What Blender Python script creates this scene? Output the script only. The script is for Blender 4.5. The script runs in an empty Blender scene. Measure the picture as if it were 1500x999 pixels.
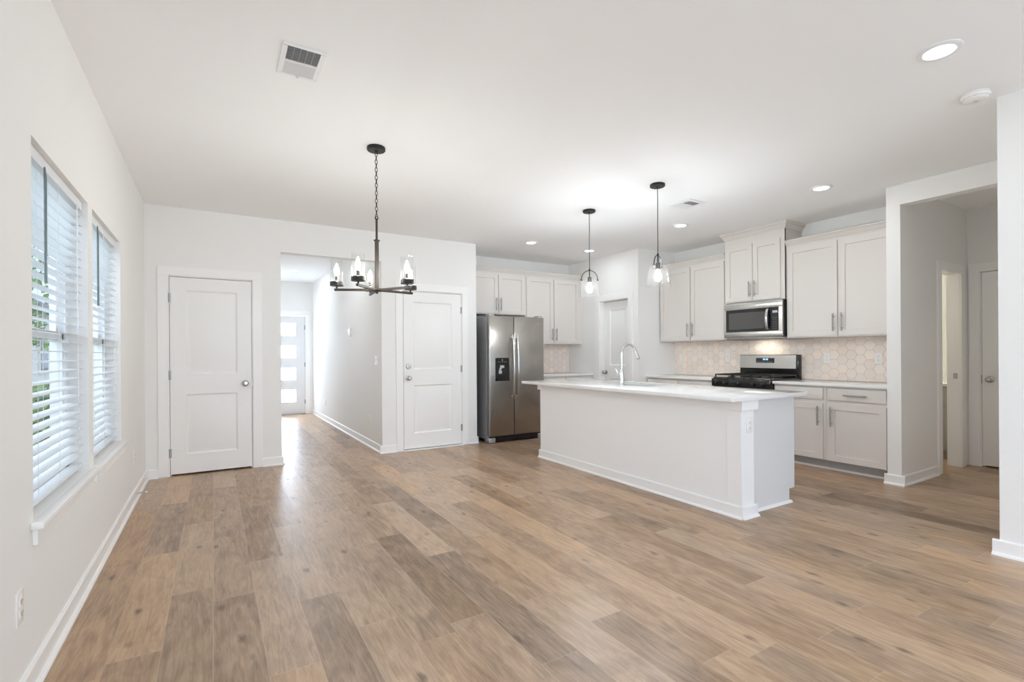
import bpy, bmesh, math, random
from mathutils import Vector, Matrix
random.seed(7)
PI = math.pi
R = math.radians
SC = bpy.context.scene
COL = SC.collection

# ------------------------------------------------------------------ camera
F_PX, CY = 723.91, 518.44
cam_d = bpy.data.cameras.new('camera')
cam = bpy.data.objects.new('camera', cam_d); COL.objects.link(cam)
cam_d.sensor_fit = 'HORIZONTAL'; cam_d.sensor_width = 36.0
cam_d.lens = F_PX / 1500 * 36
cam_d.shift_x = 0.0
cam_d.shift_y = (CY - 499.5) / 1500
cam_d.clip_start = 0.02; cam_d.clip_end = 500
cam.matrix_world = (Matrix.Translation((0, 0, 1.2231)) @ Matrix.Rotation(R(-31.1102), 4, 'Z')
                    @ Matrix.Rotation(R(90), 4, 'X') @ Matrix.Rotation(R(-0.3626), 4, 'Z'))
SC.camera = cam

# ------------------------------------------------------------------ exposure
vs = SC.view_settings
SC.display_settings.display_device = 'sRGB'
vs.view_transform = 'Standard'; vs.look = 'None'; vs.gamma = 1.0; vs.use_curve_mapping = False
vs.exposure = 0.49
SC.cycles.use_denoising = True
SC.cycles.max_bounces = 14; SC.cycles.diffuse_bounces = 9; SC.cycles.glossy_bounces = 5
SC.cycles.transmission_bounces = 8; SC.cycles.transparent_max_bounces = 24
SC.cycles.caustics_reflective = False; SC.cycles.caustics_refractive = False
SC.cycles.sample_clamp_indirect = 6.0

# ------------------------------------------------------------------ world (overcast-bright sky)
SKY = 1.25
w = bpy.data.worlds.new('sky'); SC.world = w; w.use_nodes = True
nt = w.node_tree; nt.nodes.clear()
wo = nt.nodes.new('ShaderNodeOutputWorld'); bg = nt.nodes.new('ShaderNodeBackground')
tc = nt.nodes.new('ShaderNodeTexCoord'); nz = nt.nodes.new('ShaderNodeTexNoise'); cr = nt.nodes.new('ShaderNodeValToRGB')
nz.inputs['Scale'].default_value = 2.2; nz.inputs['Detail'].default_value = 5
cr.color_ramp.elements[0].position = .40; cr.color_ramp.elements[0].color = (.60, .77, 1.1, 1)
cr.color_ramp.elements[1].position = .58; cr.color_ramp.elements[1].color = (.90, .96, 1.06, 1)
nt.links.new(tc.outputs['Generated'], nz.inputs['Vector']); nt.links.new(nz.outputs['Fac'], cr.inputs['Fac'])
nt.links.new(cr.outputs['Color'], bg.inputs['Color']); bg.inputs['Strength'].default_value = SKY
nt.links.new(bg.outputs[0], wo.inputs[0])

WB = (.87, .98, 1.12)     # colour temperature of the lamps and daylight (cool white)
def wb(c): return tuple(q * k for q, k in zip(c, WB))
def area(name, loc, rot, sx, sy, power, color=(1, 1, 1), shape='RECTANGLE', parent=None, spread=PI, portal=False):
    l = bpy.data.lights.new(name, 'AREA'); l.shape = shape; l.size = sx; l.size_y = sy
    l.energy = power; l.color = wb(color); l.spread = spread
    l.cycles.is_portal = portal
    o = bpy.data.objects.new(name, l); COL.objects.link(o); o.location = loc; o.rotation_euler = rot
    if parent: o.parent = parent
    return o
REAR_Y, XL_ = -3.5, -.586
P_REAR, P_LEFT, P_CAN, P_FRONT = 94, 24, 2.2, 105
P_BULB, P_PEND, P_SIDE = 182, 320, 20
# daylight through the two blind covered windows
area('window_daylight', (-1.25, 3.55, 1.95), (0, R(-80), 0), 1.5, 2.2, P_SIDE, (.92, .96, 1.0))
# daylight of added rear and patio doors, the side windows and front door lites
area('added_rear_daylight', (1.6, REAR_Y - .35, 1.25), (R(90), 0, 0), 3.9, 2.3, P_REAR, (.90, .94, 1.0))  # fill light outside the unseen glass doors added behind the camera
area('patio_door_daylight', (XL_ - .25, -1.1, 1.2), (0, R(-90), 0), 2.2, 3.2, P_LEFT, (.90, .94, 1.0))  # fill light outside the unseen patio doors added in the left wall
area('side_daylight', (-.80, 3.02, 1.33), (0, R(-90), 0), 1.46, .98, 1, portal=True)
area('side_daylight', (-.80, 4.11, 1.33), (0, R(-90), 0), 1.46, .98, 1, portal=True)
area('entry_daylight', (1.25, 11.45, 1.25), (R(-90), 0, 0), .9, 2.0, P_FRONT, (1, .99, .97))

# ------------------------------------------------------------------ materials
MATS = {}
def mat(name, col, rough=.5, metal=0.0, spec=.5, emis=None, estr=0, aniso=0, bump=None, coat=0, var=None):
    if name in MATS: return MATS[name]
    m = bpy.data.materials.new(name); m.use_nodes = True
    n = m.node_tree.nodes; L = m.node_tree.links; b = n['Principled BSDF']
    b.inputs['Base Color'].default_value = (*col, 1); b.inputs['Roughness'].default_value = rough
    b.inputs['Metallic'].default_value = metal; b.inputs['Specular IOR Level'].default_value = spec
    b.inputs['Coat Weight'].default_value = coat
    if emis: b.inputs['Emission Color'].default_value = (*emis, 1); b.inputs['Emission Strength'].default_value = estr
    if aniso:
        b.inputs['Anisotropic'].default_value = aniso
        t = n.new('ShaderNodeTangent'); t.direction_type = 'RADIAL'; t.axis = 'Z'
        L.new(t.outputs[0], b.inputs['Tangent'])
    c = None
    if bump or var:
        c = n.new('ShaderNodeTexCoord')
    if bump:
        sc, st = bump
        nz = n.new('ShaderNodeTexNoise'); nz.inputs['Scale'].default_value = sc; nz.inputs['Detail'].default_value = 3
        bp = n.new('ShaderNodeBump'); bp.inputs['Strength'].default_value = st; bp.inputs['Distance'].default_value = .002
        L.new(c.outputs['Object'], nz.inputs['Vector']); L.new(nz.outputs['Fac'], bp.inputs['Height']); L.new(bp.outputs[0], b.inputs['Normal'])
    if var:
        sc, amt = var
        nz = n.new('ShaderNodeTexNoise'); nz.inputs['Scale'].default_value = sc; nz.inputs['Detail'].default_value = 2
        r = n.new('ShaderNodeValToRGB')
        r.color_ramp.elements[0].color = (*[q * (1 - amt) for q in col], 1); r.color_ramp.elements[1].color = (*[min(1, q * (1 + amt)) for q in col], 1)
        r.color_ramp.elements[0].position = .35; r.color_ramp.elements[1].position = .65
        L.new(c.outputs['Object'], nz.inputs['Vector']); L.new(nz.outputs['Fac'], r.inputs['Fac']); L.new(r.outputs[0], b.inputs['Base Color'])
    MATS[name] = m
    return m

M_WALL = mat('wall_paint', (.86, .85, .83), .75, spec=.25, bump=(140, .12))
M_CEIL = mat('ceiling_paint', (.93, .93, .93), .85, spec=.2, bump=(120, .15))
M_TRIM = mat('trim_paint', (.90, .89, .875), .38, spec=.4)
M_DOOR = mat('door_paint', (.88, .87, .855), .4, spec=.4)
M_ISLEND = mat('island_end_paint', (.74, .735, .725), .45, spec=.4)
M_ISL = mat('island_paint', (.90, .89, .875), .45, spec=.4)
M_CAB = mat('cabinet_paint', (.735, .69, .645), .42, spec=.4)
M_CABIN = mat('cabinet_underside', (.62, .55, .46), .6)
M_KICK = mat('kick_panel', (.46, .46, .46), .55)
M_NICK = mat('satin_nickel', (.55, .53, .50), .30, 1)
M_HINGE = mat('hinge_metal', (.42, .41, .40), .38, 1)
M_CHROME = mat('polished_steel', (.78, .78, .78), .12, 1)
M_STEEL = mat('brushed_steel', (.56, .54, .51), .27, 1, aniso=.75)
M_STEELD = mat('fridge_steel', (.40, .375, .345), .27, 1, aniso=.8)
M_GRAYM = mat('gray_side_metal', (.46, .47, .48), .42, .6)
M_BLACK = mat('black_iron', (.018, .016, .015), .42, .3)
M_BRONZE = mat('bronze_black', (.052, .041, .032), .45, .5)
M_BLKPL = mat('black_plastic', (.012, .012, .013), .22)
M_BLKGL = mat('black_glass', (.010, .010, .011), .06, spec=.6)
M_CASTIR = mat('cast_iron', (.03, .026, .024), .55, bump=(300, .3))
M_ENAMEL = mat('black_enamel', (.014, .014, .014), .15)
M_QUARTZ = mat('white_quartz', (.84, .835, .82), .10, spec=.5)
M_PLATE = mat('plate_plastic', (.88, .86, .83), .35)
M_SLOT = mat('slot_dark', (.06, .06, .06), .6)
M_VINYL = mat('window_vinyl', (.86, .86, .86), .4)
M_SLAT = mat('blind_slat', (.78, .80, .82), .45)
M_CORD = mat('blind_cord', (.75, .76, .76), .7)
M_WAND = mat('wand_plastic', (.16, .20, .20), .3)
M_GROUT = mat('grout', (.56, .475, .41), .8)
M_VENT = mat('vent_white', (.86, .86, .865), .45)
M_VDARK = mat('vent_dark', (.13, .14, .16), .6)
M_LEDGR = mat('display_gray', (.45, .47, .47), .4, emis=(.6, .66, .66), estr=.0)
M_BLUE = mat('display_blue', (.2, .45, .8), .4, emis=(.25, .55, 1.0), estr=1.6)
M_LENS = mat('lamp_lens', (1, 1, 1), .5, emis=wb((1, .97, .90)), estr=5)
M_BULB = mat('bulb_glow', (1, .95, .85), .4, emis=wb((1, .90, .76)), estr=P_BULB)
M_BULBP = mat('bulb_pendant_glow', (1, .97, .92), .4, emis=wb((1, .95, .88)), estr=P_PEND)
M_VANW = mat('vanity_paint', (.45, .43, .40), .5)
M_BATHW = mat('bath_paint', (.80, .76, .66), .7)
M_GRASS = mat('lawn', (.27, .29, .17), .9, bump=(60, .6), var=(3, .35))
M_SIDING = mat('white_siding', (.78, .79, .80), .7)
M_ROOF = mat('roof_shingle', (.16, .16, .17), .9, var=(6, .3))
M_LEAF = mat('leaf_green', (.22, .36, .11), .7, var=(8, .5))
M_BARK = mat('bark', (.14, .10, .07), .9)
M_HWIN = mat('house_window', (.05, .06, .075), .08)
M_BRICK = mat('patio_concrete', (.62, .61, .59), .9, var=(5, .1))

def glass(name, tint, refl=.5, rough=.0, haze=0.0, base=.03):
    """thin clear glass: transparent, mirror-like towards grazing angles, optional milky share"""
    m = bpy.data.materials.new(name); m.use_nodes = True
    n = m.node_tree.nodes; L = m.node_tree.links; n.remove(n['Principled BSDF'])
    t = n.new('ShaderNodeBsdfTransparent'); t.inputs[0].default_value = (*tint, 1)
    g = n.new('ShaderNodeBsdfGlossy'); g.inputs['Roughness'].default_value = rough
    lw = n.new('ShaderNodeLayerWeight'); lw.inputs['Blend'].default_value = .5
    pw = n.new('ShaderNodeMath'); pw.operation = 'POWER'; pw.inputs[1].default_value = 5
    ml = n.new('ShaderNodeMath'); ml.operation = 'MULTIPLY_ADD'; ml.inputs[1].default_value = refl; ml.inputs[2].default_value = base
    mx = n.new('ShaderNodeMixShader'); out = mx
    L.new(lw.outputs['Facing'], pw.inputs[0]); L.new(pw.outputs[0], ml.inputs[0])
    L.new(ml.outputs[0], mx.inputs[0]); L.new(t.outputs[0], mx.inputs[1]); L.new(g.outputs[0], mx.inputs[2])
    if haze:
        d = n.new('ShaderNodeBsdfDiffuse'); d.inputs[0].default_value = (.95, .95, .95, 1)
        tr = n.new('ShaderNodeBsdfTranslucent'); tr.inputs[0].default_value = (.95, .95, .95, 1)
        h = n.new('ShaderNodeMixShader'); h.inputs[0].default_value = .5
        out = n.new('ShaderNodeMixShader'); out.inputs[0].default_value = haze
        L.new(d.outputs[0], h.inputs[1]); L.new(tr.outputs[0], h.inputs[2]); L.new(mx.outputs[0], out.inputs[1]); L.new(h.outputs[0], out.inputs[2])
    L.new(out.outputs[0], n['Material Output'].inputs[0])
    return m
M_PANE = glass('window_glass', (.97, .985, .985), .25)
M_SHADE = glass('shade_glass', (.985, .985, .98), .40, .0, .0003, .010)
M_SHADEP = glass('pendant_glass', (.975, .975, .97), .45, .02, .0024, .014)
def frosted():
    m = bpy.data.materials.new('frosted_glass'); m.use_nodes = True
    n = m.node_tree.nodes; L = m.node_tree.links; n.remove(n['Principled BSDF'])
    a = n.new('ShaderNodeBsdfTranslucent'); a.inputs[0].default_value = (.92, .95, .98, 1)
    t = n.new('ShaderNodeBsdfTransparent'); t.inputs[0].default_value = (.9, .93, .97, 1)
    mx = n.new('ShaderNodeMixShader'); mx.inputs[0].default_value = .6
    L.new(t.outputs[0], mx.inputs[1]); L.new(a.outputs[0], mx.inputs[2]); L.new(mx.outputs[0], n['Material Output'].inputs[0])
    return m
M_FROST = frosted()

def wood_floor():
    m = bpy.data.materials.new('oak_plank'); m.use_nodes = True
    n = m.node_tree.nodes; L = m.node_tree.links; b = n['Principled BSDF']
    def node(t, **k):
        q = n.new(t)
        for a, v in k.items(): setattr(q, a, v)
        return q
    def math_(op, a, b_=None):
        q = n.new('ShaderNodeMath'); q.operation = op
        for i, v in enumerate((a, b_)):
            if v is None: continue
            if isinstance(v, (int, float)): q.inputs[i].default_value = v
            else: L.new(v, q.inputs[i])
        return q.outputs[0]
    uv = node('ShaderNodeUVMap', uv_map='grain'); ed = node('ShaderNodeUVMap', uv_map='edge')
    at = node('ShaderNodeAttribute', attribute_name='plank')
    sep = node('ShaderNodeSeparateColor'); L.new(at.outputs['Color'], sep.inputs[0])
    def noise(sx, sy, det, dist=0.0, rough=.55):
        mp = node('ShaderNodeMapping'); mp.inputs['Scale'].default_value = (sx, sy, 1); L.new(uv.outputs[0], mp.inputs['Vector'])
        q = node('ShaderNodeTexNoise'); q.inputs['Scale'].default_value = 1; q.inputs['Detail'].default_value = det
        q.inputs['Distortion'].default_value = dist; q.inputs['Roughness'].default_value = rough
        L.new(mp.outputs[0], q.inputs['Vector']); return q.outputs['Fac']
    fine = noise(150, 7, 6, .3, .65); mid = noise(20, 2.2, 6, 2.6); blot = noise(7, 2.4, 4, 1.5); fleck = noise(420, 26, 3)
    # tone = plank tone + grain
    t = math_('ADD', sep.outputs[0], math_('MULTIPLY', math_('SUBTRACT', fine, .5), .60))
    t = math_('ADD', t, math_('MULTIPLY', math_('SUBTRACT', mid, .5), .95))
    t = math_('ADD', t, math_('MULTIPLY', math_('SUBTRACT', blot, .5), .80))
    t = math_('ADD', t, math_('MULTIPLY', math_('SUBTRACT', fleck, .5), .28))
    rp = node('ShaderNodeValToRGB'); e = rp.color_ramp.elements
    e[0].position = 0.0; e[0].color = (.140, .091, .058, 1)
    e[1].position = 1.0; e[1].color = (.575, .410, .278, 1)
    x = e.new(.45); x.color = (.340, .233, .154, 1)
    L.new(t, rp.inputs['Fac'])
    # hue drift per plank: greyer or warmer
    hs = node('ShaderNodeHueSaturation'); L.new(rp.outputs[0], hs.inputs['Color'])
    L.new(math_('ADD', .96, math_('MULTIPLY', sep.outputs[1], .18)), hs.inputs['Saturation'])
    # knots
    mp = node('ShaderNodeMapping'); mp.inputs['Scale'].default_value = (9, 4.2, 1); L.new(uv.outputs[0], mp.inputs['Vector'])
    dz = node('ShaderNodeTexNoise'); dz.inputs['Scale'].default_value = 6; L.new(mp.outputs[0], dz.inputs['Vector'])
    va = node('ShaderNodeVectorMath', operation='MULTIPLY_ADD'); L.new(dz.outputs['Color'], va.inputs[0]); va.inputs[1].default_value = (.22, .22, 0); L.new(mp.outputs[0], va.inputs[2])
    vo = node('ShaderNodeTexVoronoi'); vo.inputs['Scale'].default_value = 1; L.new(va.outputs[0], vo.inputs['Vector'])
    mr = node('ShaderNodeMapRange'); mr.inputs['From Min'].default_value = .05; mr.inputs['From Max'].default_value = .20; mr.inputs['To Min'].default_value = 1; mr.inputs['To Max'].default_value = 0
    L.new(vo.outputs['Distance'], mr.inputs['Value'])
    sc = node('ShaderNodeSeparateColor'); L.new(vo.outputs['Color'], sc.inputs[0])
    pick = math_('GREATER_THAN', sc.outputs[0], .50)
    kn = math_('MULTIPLY', math_('MULTIPLY', mr.outputs[0], pick), .72)
    mk = node('ShaderNodeMix', data_type='RGBA'); L.new(kn, mk.inputs['Factor']); L.new(hs.outputs[0], mk.inputs['A']); mk.inputs['B'].default_value = (.085, .06, .045, 1)
    # seams (edge uv is in metres from the nearest plank edges)
    se = node('ShaderNodeSeparateXYZ'); L.new(ed.outputs[0], se.inputs[0])
    def near(o, width):
        q = node('ShaderNodeMapRange'); q.inputs['From Min'].default_value = 0; q.inputs['From Max'].default_value = width
        q.inputs['To Min'].default_value = 1; q.inputs['To Max'].default_value = 0; L.new(o, q.inputs['Value']); return q.outputs[0]
    ax = math_('MINIMUM', se.outputs[0], math_('SUBTRACT', .184, se.outputs[0]))
    ay = math_('MINIMUM', se.outputs[1], math_('SUBTRACT', 1.22, se.outputs[1]))
    seam = math_('MAXIMUM', near(ax, .0028), near(ay, .0022))
    ms = node('ShaderNodeMix', data_type='RGBA'); L.new(math_('MULTIPLY', seam, .5), ms.inputs['Factor']); L.new(mk.outputs['Result'], ms.inputs['A']); ms.inputs['B'].default_value = (.60, .47, .36, 1)
    L.new(ms.outputs['Result'], b.inputs['Base Color'])
    b.inputs['Roughness'].default_value = .36; b.inputs['Specular IOR Level'].default_value = .42
    L.new(math_('ADD', .26, math_('MULTIPLY', fine, .16)), b.inputs['Roughness'])
    h = math_('SUBTRACT', math_('MULTIPLY', fine, .25), seam)
    bp = node('ShaderNodeBump'); bp.inputs['Strength'].default_value = .25; bp.inputs['Distance'].default_value = .0012
    L.new(h, bp.inputs['Height']); L.new(bp.outputs[0], b.inputs['Normal'])
    return m
M_FLOOR = wood_floor()

def tile_mat():
    m = bpy.data.materials.new('hex_tile_glaze'); m.use_nodes = True
    n = m.node_tree.nodes; L = m.node_tree.links; b = n['Principled BSDF']
    at = n.new('ShaderNodeAttribute'); at.attribute_name = 'plank'
    L.new(at.outputs['Color'], b.inputs['Base Color'])
    tcx = n.new('ShaderNodeTexCoord'); nz = n.new('ShaderNodeTexNoise'); nz.inputs['Scale'].default_value = 14
    bp = n.new('ShaderNodeBump'); bp.inputs['Strength'].default_value = .35; bp.inputs['Distance'].default_value = .004
    L.new(tcx.outputs['Object'], nz.inputs['Vector']); L.new(nz.outputs['Fac'], bp.inputs['Height']); L.new(bp.outputs[0], b.inputs['Normal'])
    b.inputs['Roughness'].default_value = .16
    return m
M_TILE = tile_mat()

# ------------------------------------------------------------------ mesh helpers
def link(o, parent=None, **props):
    COL.objects.link(o)
    if parent: o.parent = parent
    for k, v in props.items(): o[k] = v
    return o
class MB:
    def __init__(s): s.bm = bmesh.new()
    def box(s, x0, x1, y0, y1, z0, z1, bev=0, seg=2, mi=0):
        vs_ = [s.bm.verts.new(p) for p in ((x0, y0, z0), (x1, y0, z0), (x1, y1, z0), (x0, y1, z0), (x0, y0, z1), (x1, y0, z1), (x1, y1, z1), (x0, y1, z1))]
        fs = [s.bm.faces.new([vs_[i] for i in q]) for q in ((0, 3, 2, 1), (4, 5, 6, 7), (0, 1, 5, 4), (1, 2, 6, 5), (2, 3, 7, 6), (3, 0, 4, 7))]
        for f in fs: f.material_index = mi
        if bev:
            es = list({e for f in fs for e in f.edges})
            bmesh.ops.bevel(s.bm, geom=es, offset=bev, segments=seg, profile=.5, affect='EDGES', clamp_overlap=True)
        return s
    def face(s, pts, mi=0):
        f = s.bm.faces.new([s.bm.verts.new(p) for p in pts]); f.material_index = mi; return f
    def cyl(s, p0, p1, r0, r1=None, seg=24, caps=True, mi=0):
        p0, p1 = Vector(p0), Vector(p1); r1 = r0 if r1 is None else r1
        d = (p1 - p0).normalized(); a = d.orthogonal().normalized(); b = d.cross(a)
        A, B = [], []
        for i in range(seg):
            t = 2 * PI * i / seg; u = a * math.cos(t) + b * math.sin(t)
            A.append(s.bm.verts.new(p0 + u * r0)); B.append(s.bm.verts.new(p1 + u * r1))
        for i in range(seg):
            j = (i + 1) % seg; f = s.bm.faces.new((A[i], A[j], B[j], B[i])); f.material_index = mi
        if caps:
            s.bm.faces.new(A[::-1]).material_index = mi; s.bm.faces.new(B).material_index = mi
        return s
    def lathe(s, prof, c=(0, 0, 0), axis='Z', seg=32, mi=0):
        """prof: list of (r, h) along the axis"""
        c = Vector(c); rings = []
        for r, h in prof:
            ring = []
            n = 1 if r < 1e-6 else seg
            for i in range(n):
                t = 2 * PI * i / seg; x, y = r * math.cos(t), r * math.sin(t)
                v = {'Z': (x, y, h), 'Y': (x, h, -y), 'X': (h, x, y)}[axis]
                ring.append(s.bm.verts.new(c + Vector(v)))
            rings.append(ring)
        for a, b in zip(rings, rings[1:]):
            if len(a) == 1 and len(b) == 1: continue
            for i in range(seg):
                j = (i + 1) % seg
                if len(a) == 1: f = (a[0], b[j], b[i])
                elif len(b) == 1: f = (a[i], a[j], b[0])
                else: f = (a[i], a[j], b[j], b[i])
                s.bm.faces.new(f).material_index = mi
        return s
    def tube(s, pts, r, seg=12, cyclic=False, mi=0, caps=True):
        pts = [Vector(p) for p in pts]; n = len(pts); rad = r if isinstance(r, (list, tuple)) else [r] * n
        up = None; rings = []
        for i, p in enumerate(pts):
            if cyclic: d = pts[(i + 1) % n] - pts[i - 1]
            else: d = pts[min(i + 1, n - 1)] - pts[max(i - 1, 0)]
            d.normalize()
            a = d.orthogonal().normalized() if up is None else (up - d * up.dot(d)).normalized()
            up = a; b = d.cross(a)
            rings.append([s.bm.verts.new(p + (a * math.cos(2 * PI * k / seg) + b * math.sin(2 * PI * k / seg)) * rad[i]) for k in range(seg)])
        m = n if cyclic else n - 1
        for i in range(m):
            A, B = rings[i], rings[(i + 1) % n]
            for k in range(seg):
                j = (k + 1) % seg; s.bm.faces.new((A[k], A[j], B[j], B[k])).material_index = mi
        if not cyclic and caps:
            s.bm.faces.new(rings[0][::-1]); s.bm.faces.new(rings[-1])
        return s
    def prism(s, poly, axis, a0, a1, mi=0):
        """poly in the two other axes (cyclic order x,y,z), extruded a0..a1 along axis"""
        def P(u, v, a): return {'X': (a, u, v), 'Y': (u, a, v), 'Z': (u, v, a)}[axis]
        A = [s.bm.verts.new(P(u, v, a0)) for u, v in poly]; B = [s.bm.verts.new(P(u, v, a1)) for u, v in poly]
        n = len(poly)
        for i in range(n):
            j = (i + 1) % n; s.bm.faces.new((A[i], A[j], B[j], B[i])).material_index = mi
        s.bm.faces.new(A[::-1]).material_index = mi; s.bm.faces.new(B).material_index = mi
        return s
    def slab(s, x0, x1, z0, z1, y0, y1, panels, prof, mi=0):
        """board whose front (towards -y, at y0) carries panels; prof: list of (inset, depth)"""
        px0, px1 = panels[0][0], panels[0][1]
        zs = [z0] + [q for p in sorted(panels, key=lambda p: p[2]) for q in (p[2], p[3])] + [z1]
        xs = [x0, px0, px1, x1]
        def quad(a, b, c, d, f): s.face([(a, f, c), (b, f, c), (b, f, d), (a, f, d)], mi)
        for i in range(3):
            for j in range(len(zs) - 1):
                if i == 1 and j % 2 == 1: continue
                quad(xs[i], xs[i + 1], zs[j], zs[j + 1], y0)
        for (a, b, c, d) in panels:
            prev = (0, 0)
            for (ins, dep) in prof:
                i0, d0 = prev
                o = [(a + i0, c + i0), (b - i0, c + i0), (b - i0, d - i0), (a + i0, d - i0)]
                q = [(a + ins, c + ins), (b - ins, c + ins), (b - ins, d - ins), (a + ins, d - ins)]
                for k in range(4):
                    l = (k + 1) % 4
                    s.face([(o[k][0], y0 + d0, o[k][1]), (o[l][0], y0 + d0, o[l][1]), (q[l][0], y0 + dep, q[l][1]), (q[k][0], y0 + dep, q[k][1])], mi)
                prev = (ins, dep)
            i0, d0 = prev
            quad(a + i0, b - i0, c + i0, d - i0, y0 + d0)
        s.face([(x0, y1, z0), (x0, y1, z1), (x1, y1, z1), (x1, y1, z0)], mi)
        s.face([(x0, y0, z0), (x0, y0, z1), (x0, y1, z1), (x0, y1, z0)], mi); s.face([(x1, y0, z0), (x1, y1, z0), (x1, y1, z1), (x1, y0, z1)], mi)
        s.face([(x0, y0, z0), (x0, y1, z0), (x1, y1, z0), (x1, y0, z0)], mi); s.face([(x0, y0, z1), (x1, y0, z1), (x1, y1, z1), (x0, y1, z1)], mi)
        bmesh.ops.remove_doubles(s.bm, verts=s.bm.verts, dist=1e-5)
        return s
    def build(s, name, m, parent=None, smooth=35, recalc=True, **props):
        if recalc: bmesh.ops.recalc_face_normals(s.bm, faces=s.bm.faces)
        me = bpy.data.meshes.new(name); s.bm.to_mesh(me); s.bm.free()
        for q in (m if isinstance(m, (list, tuple)) else [m]): me.materials.append(q)
        if smooth:
            for p in me.polygons: p.use_smooth = True
            me.set_sharp_from_angle(angle=R(smooth))
        return link(bpy.data.objects.new(name, me), parent, **props)

def thing(name, label, cat, loc=(0, 0, 0), rotz=0, group=None, kind=None):
    o = bpy.data.objects.new(name, None); o.empty_display_size = .05; o.location = loc; o.rotation_euler = (0, 0, rotz)
    link(o, None, label=label, category=cat)
    if group: o['group'] = group
    if kind: o['kind'] = kind
    return o
def tag(o, label, cat, group=None, kind=None):
    o['label'] = label; o['category'] = cat
    if group: o['group'] = group
    if kind: o['kind'] = kind
    return o
def dup(root, loc, rotz=None, label=None):
    r = root.copy(); COL.objects.link(r); r.location = loc
    if rotz is not None: r.rotation_euler = (0, 0, rotz)
    if label: r['label'] = label
    for ch in list(root.children):
        c = ch.copy(); COL.objects.link(c); c.parent = r
        for g in list(ch.children):
            d = g.copy(); COL.objects.link(d); d.parent = c
    return r
def struct(name, mb, m, label, cat='wall', smooth=0):
    return tag(mb.build(name, m, smooth=smooth), label, cat, kind='structure')

# ------------------------------------------------------------------ room dimensions
H = 2.74
XL, YB = -.586, 6.082          # left wall, door wall
XH, XO = 1.785, .648           # hall right and left walls
XR = 6.02                      # range wall
YF = 6.796                     # kitchen back wall
XP, YP = 5.25, 5.163           # pantry box
XA, YA = 5.35, 2.02            # archway plane, its far jamb face
XN, YN = 4.03, 1.03            # near block
XB = 6.95                      # side hall back wall
YE = 11.05
T = .12

# ------------------------------------------------------------------ floor (planks)
def floor():
    bm = bmesh.new(); col = bm.loops.layers.float_color.new('plank'); u1 = bm.loops.layers.uv.new('grain'); u2 = bm.loops.layers.uv.new('edge')
    W, LEN = .184, 1.22
    x0, xa, xb, ya, yb = -.008, -.9, 8.5, -3.75, 11.3
    i0 = math.floor((xa - x0) / W); i1 = math.ceil((xb - x0) / W)
    offs = {-1: 3.06, 0: 2.88, 1: 3.31, 2: 2.655, 3: 2.26, 5: 2.07, 6: 1.607, 7: 3.285}
    tone = {(-1, 3.06, -1): .50, (0, 2.88, -1): .44, (1, 3.31, 0): .40, (2, 2.655, -1): .36, (5, 2.07, 0): .32, (6, 1.607, -1): .38, (7, 3.285, 0): .38, (3, 2.26, -1): .68, (3, 2.26, 0): .67}
    rnd = random.Random(21)
    for i in range(i0, i1):
        a = x0 + i * W; off = offs.get(i, rnd.uniform(0, LEN)); k0 = math.floor((ya - off) / LEN)
        k = k0
        while off + k * LEN < yb:
            b = off + k * LEN
            t = tone.get((i, off, k), min(.92, max(.2, rnd.gauss(.60, .125))))
            hue, seed = rnd.random(), rnd.uniform(0, 60)
            f = bm.faces.new([bm.verts.new(p) for p in ((a, b, 0), (a + W, b, 0), (a + W, b + LEN, 0), (a, b + LEN, 0))])
            fl = rnd.random() < .5
            for lp, (eu, ev) in zip(f.loops, ((0, 0), (W, 0), (W, LEN), (0, LEN))):
                lp[col] = (t, hue, 0, 1); lp[u2].uv = (eu, ev)
                lp[u1].uv = ((W - eu if fl else eu) + seed, ev + seed * 1.7)
            k += 1
    me = bpy.data.meshes.new('floor'); bm.to_mesh(me); bm.free(); me.materials.append(M_FLOOR)
    o = link(bpy.data.objects.new('floor', me)); tag(o, 'brown oak plank floor running through the whole room', 'floor', kind='structure')
    md = o.modifiers.new('thick', 'SOLIDIFY'); md.thickness = .06; md.offset = -1
floor()
struct('ceiling', MB().box(-.9, 8.5, -3.75, 11.3, H, H + .12), M_CEIL, 'smooth white ceiling above the whole room', 'ceiling')

# ------------------------------------------------------------------ walls
WIN = [(2.53, 3.51), (3.625, 4.60)]; WZ0, WZ1 = .60, 2.062
mb = MB(); XLo = XL - .16
PDR = (-2.80, .60)  # opening for the patio doors added out of view as a light source
mb.box(XLo, XL, -3.66, PDR[0], 0, H).box(XLo, XL, PDR[0], PDR[1], 2.35, H).box(XLo, XL, PDR[1], WIN[0][0], 0, H).box(XLo, XL, WIN[0][1], WIN[1][0], 0, H).box(XLo, XL, WIN[1][1], YE, 0, H)
for a, b in WIN: mb.box(XLo, XL, a, b, 0, WZ0).box(XLo, XL, a, b, WZ1, H)
struct('wall_left', mb, M_WALL, 'white left wall holding the two blind covered windows')
def wall_x(mb, y0, y1, xs, x0, x1, hole_top):
    """wall along x with door holes xs=[(a,b)]"""
    cur = x0
    for a, b in xs:
        mb.box(cur, a, y0, y1, 0, H); mb.box(a, b, y0, y1, hole_top, H); cur = b
    mb.box(cur, x1, y0, y1, 0, H)
    return mb
def wall_y(mb, x0, x1, ys, y0, y1, hole_top):
    cur = y0
    for a, b in ys:
        mb.box(x0, x1, cur, a, 0, H); mb.box(x0, x1, a, b, hole_top, H); cur = b
    mb.box(x0, x1, cur, y1, 0, H)
    return mb
DG = .014      # jamb gap beside door slabs
D1, D2 = (-.382, .354), (2.062, 2.866)
mb = MB(); wall_x(mb, YB, YB + T, [(D1[0] - DG, D1[1] + DG)], XL, XO, 2.035 + DG)
mb.box(XO, XH, YB, YB + T, 2.382, H)
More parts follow.
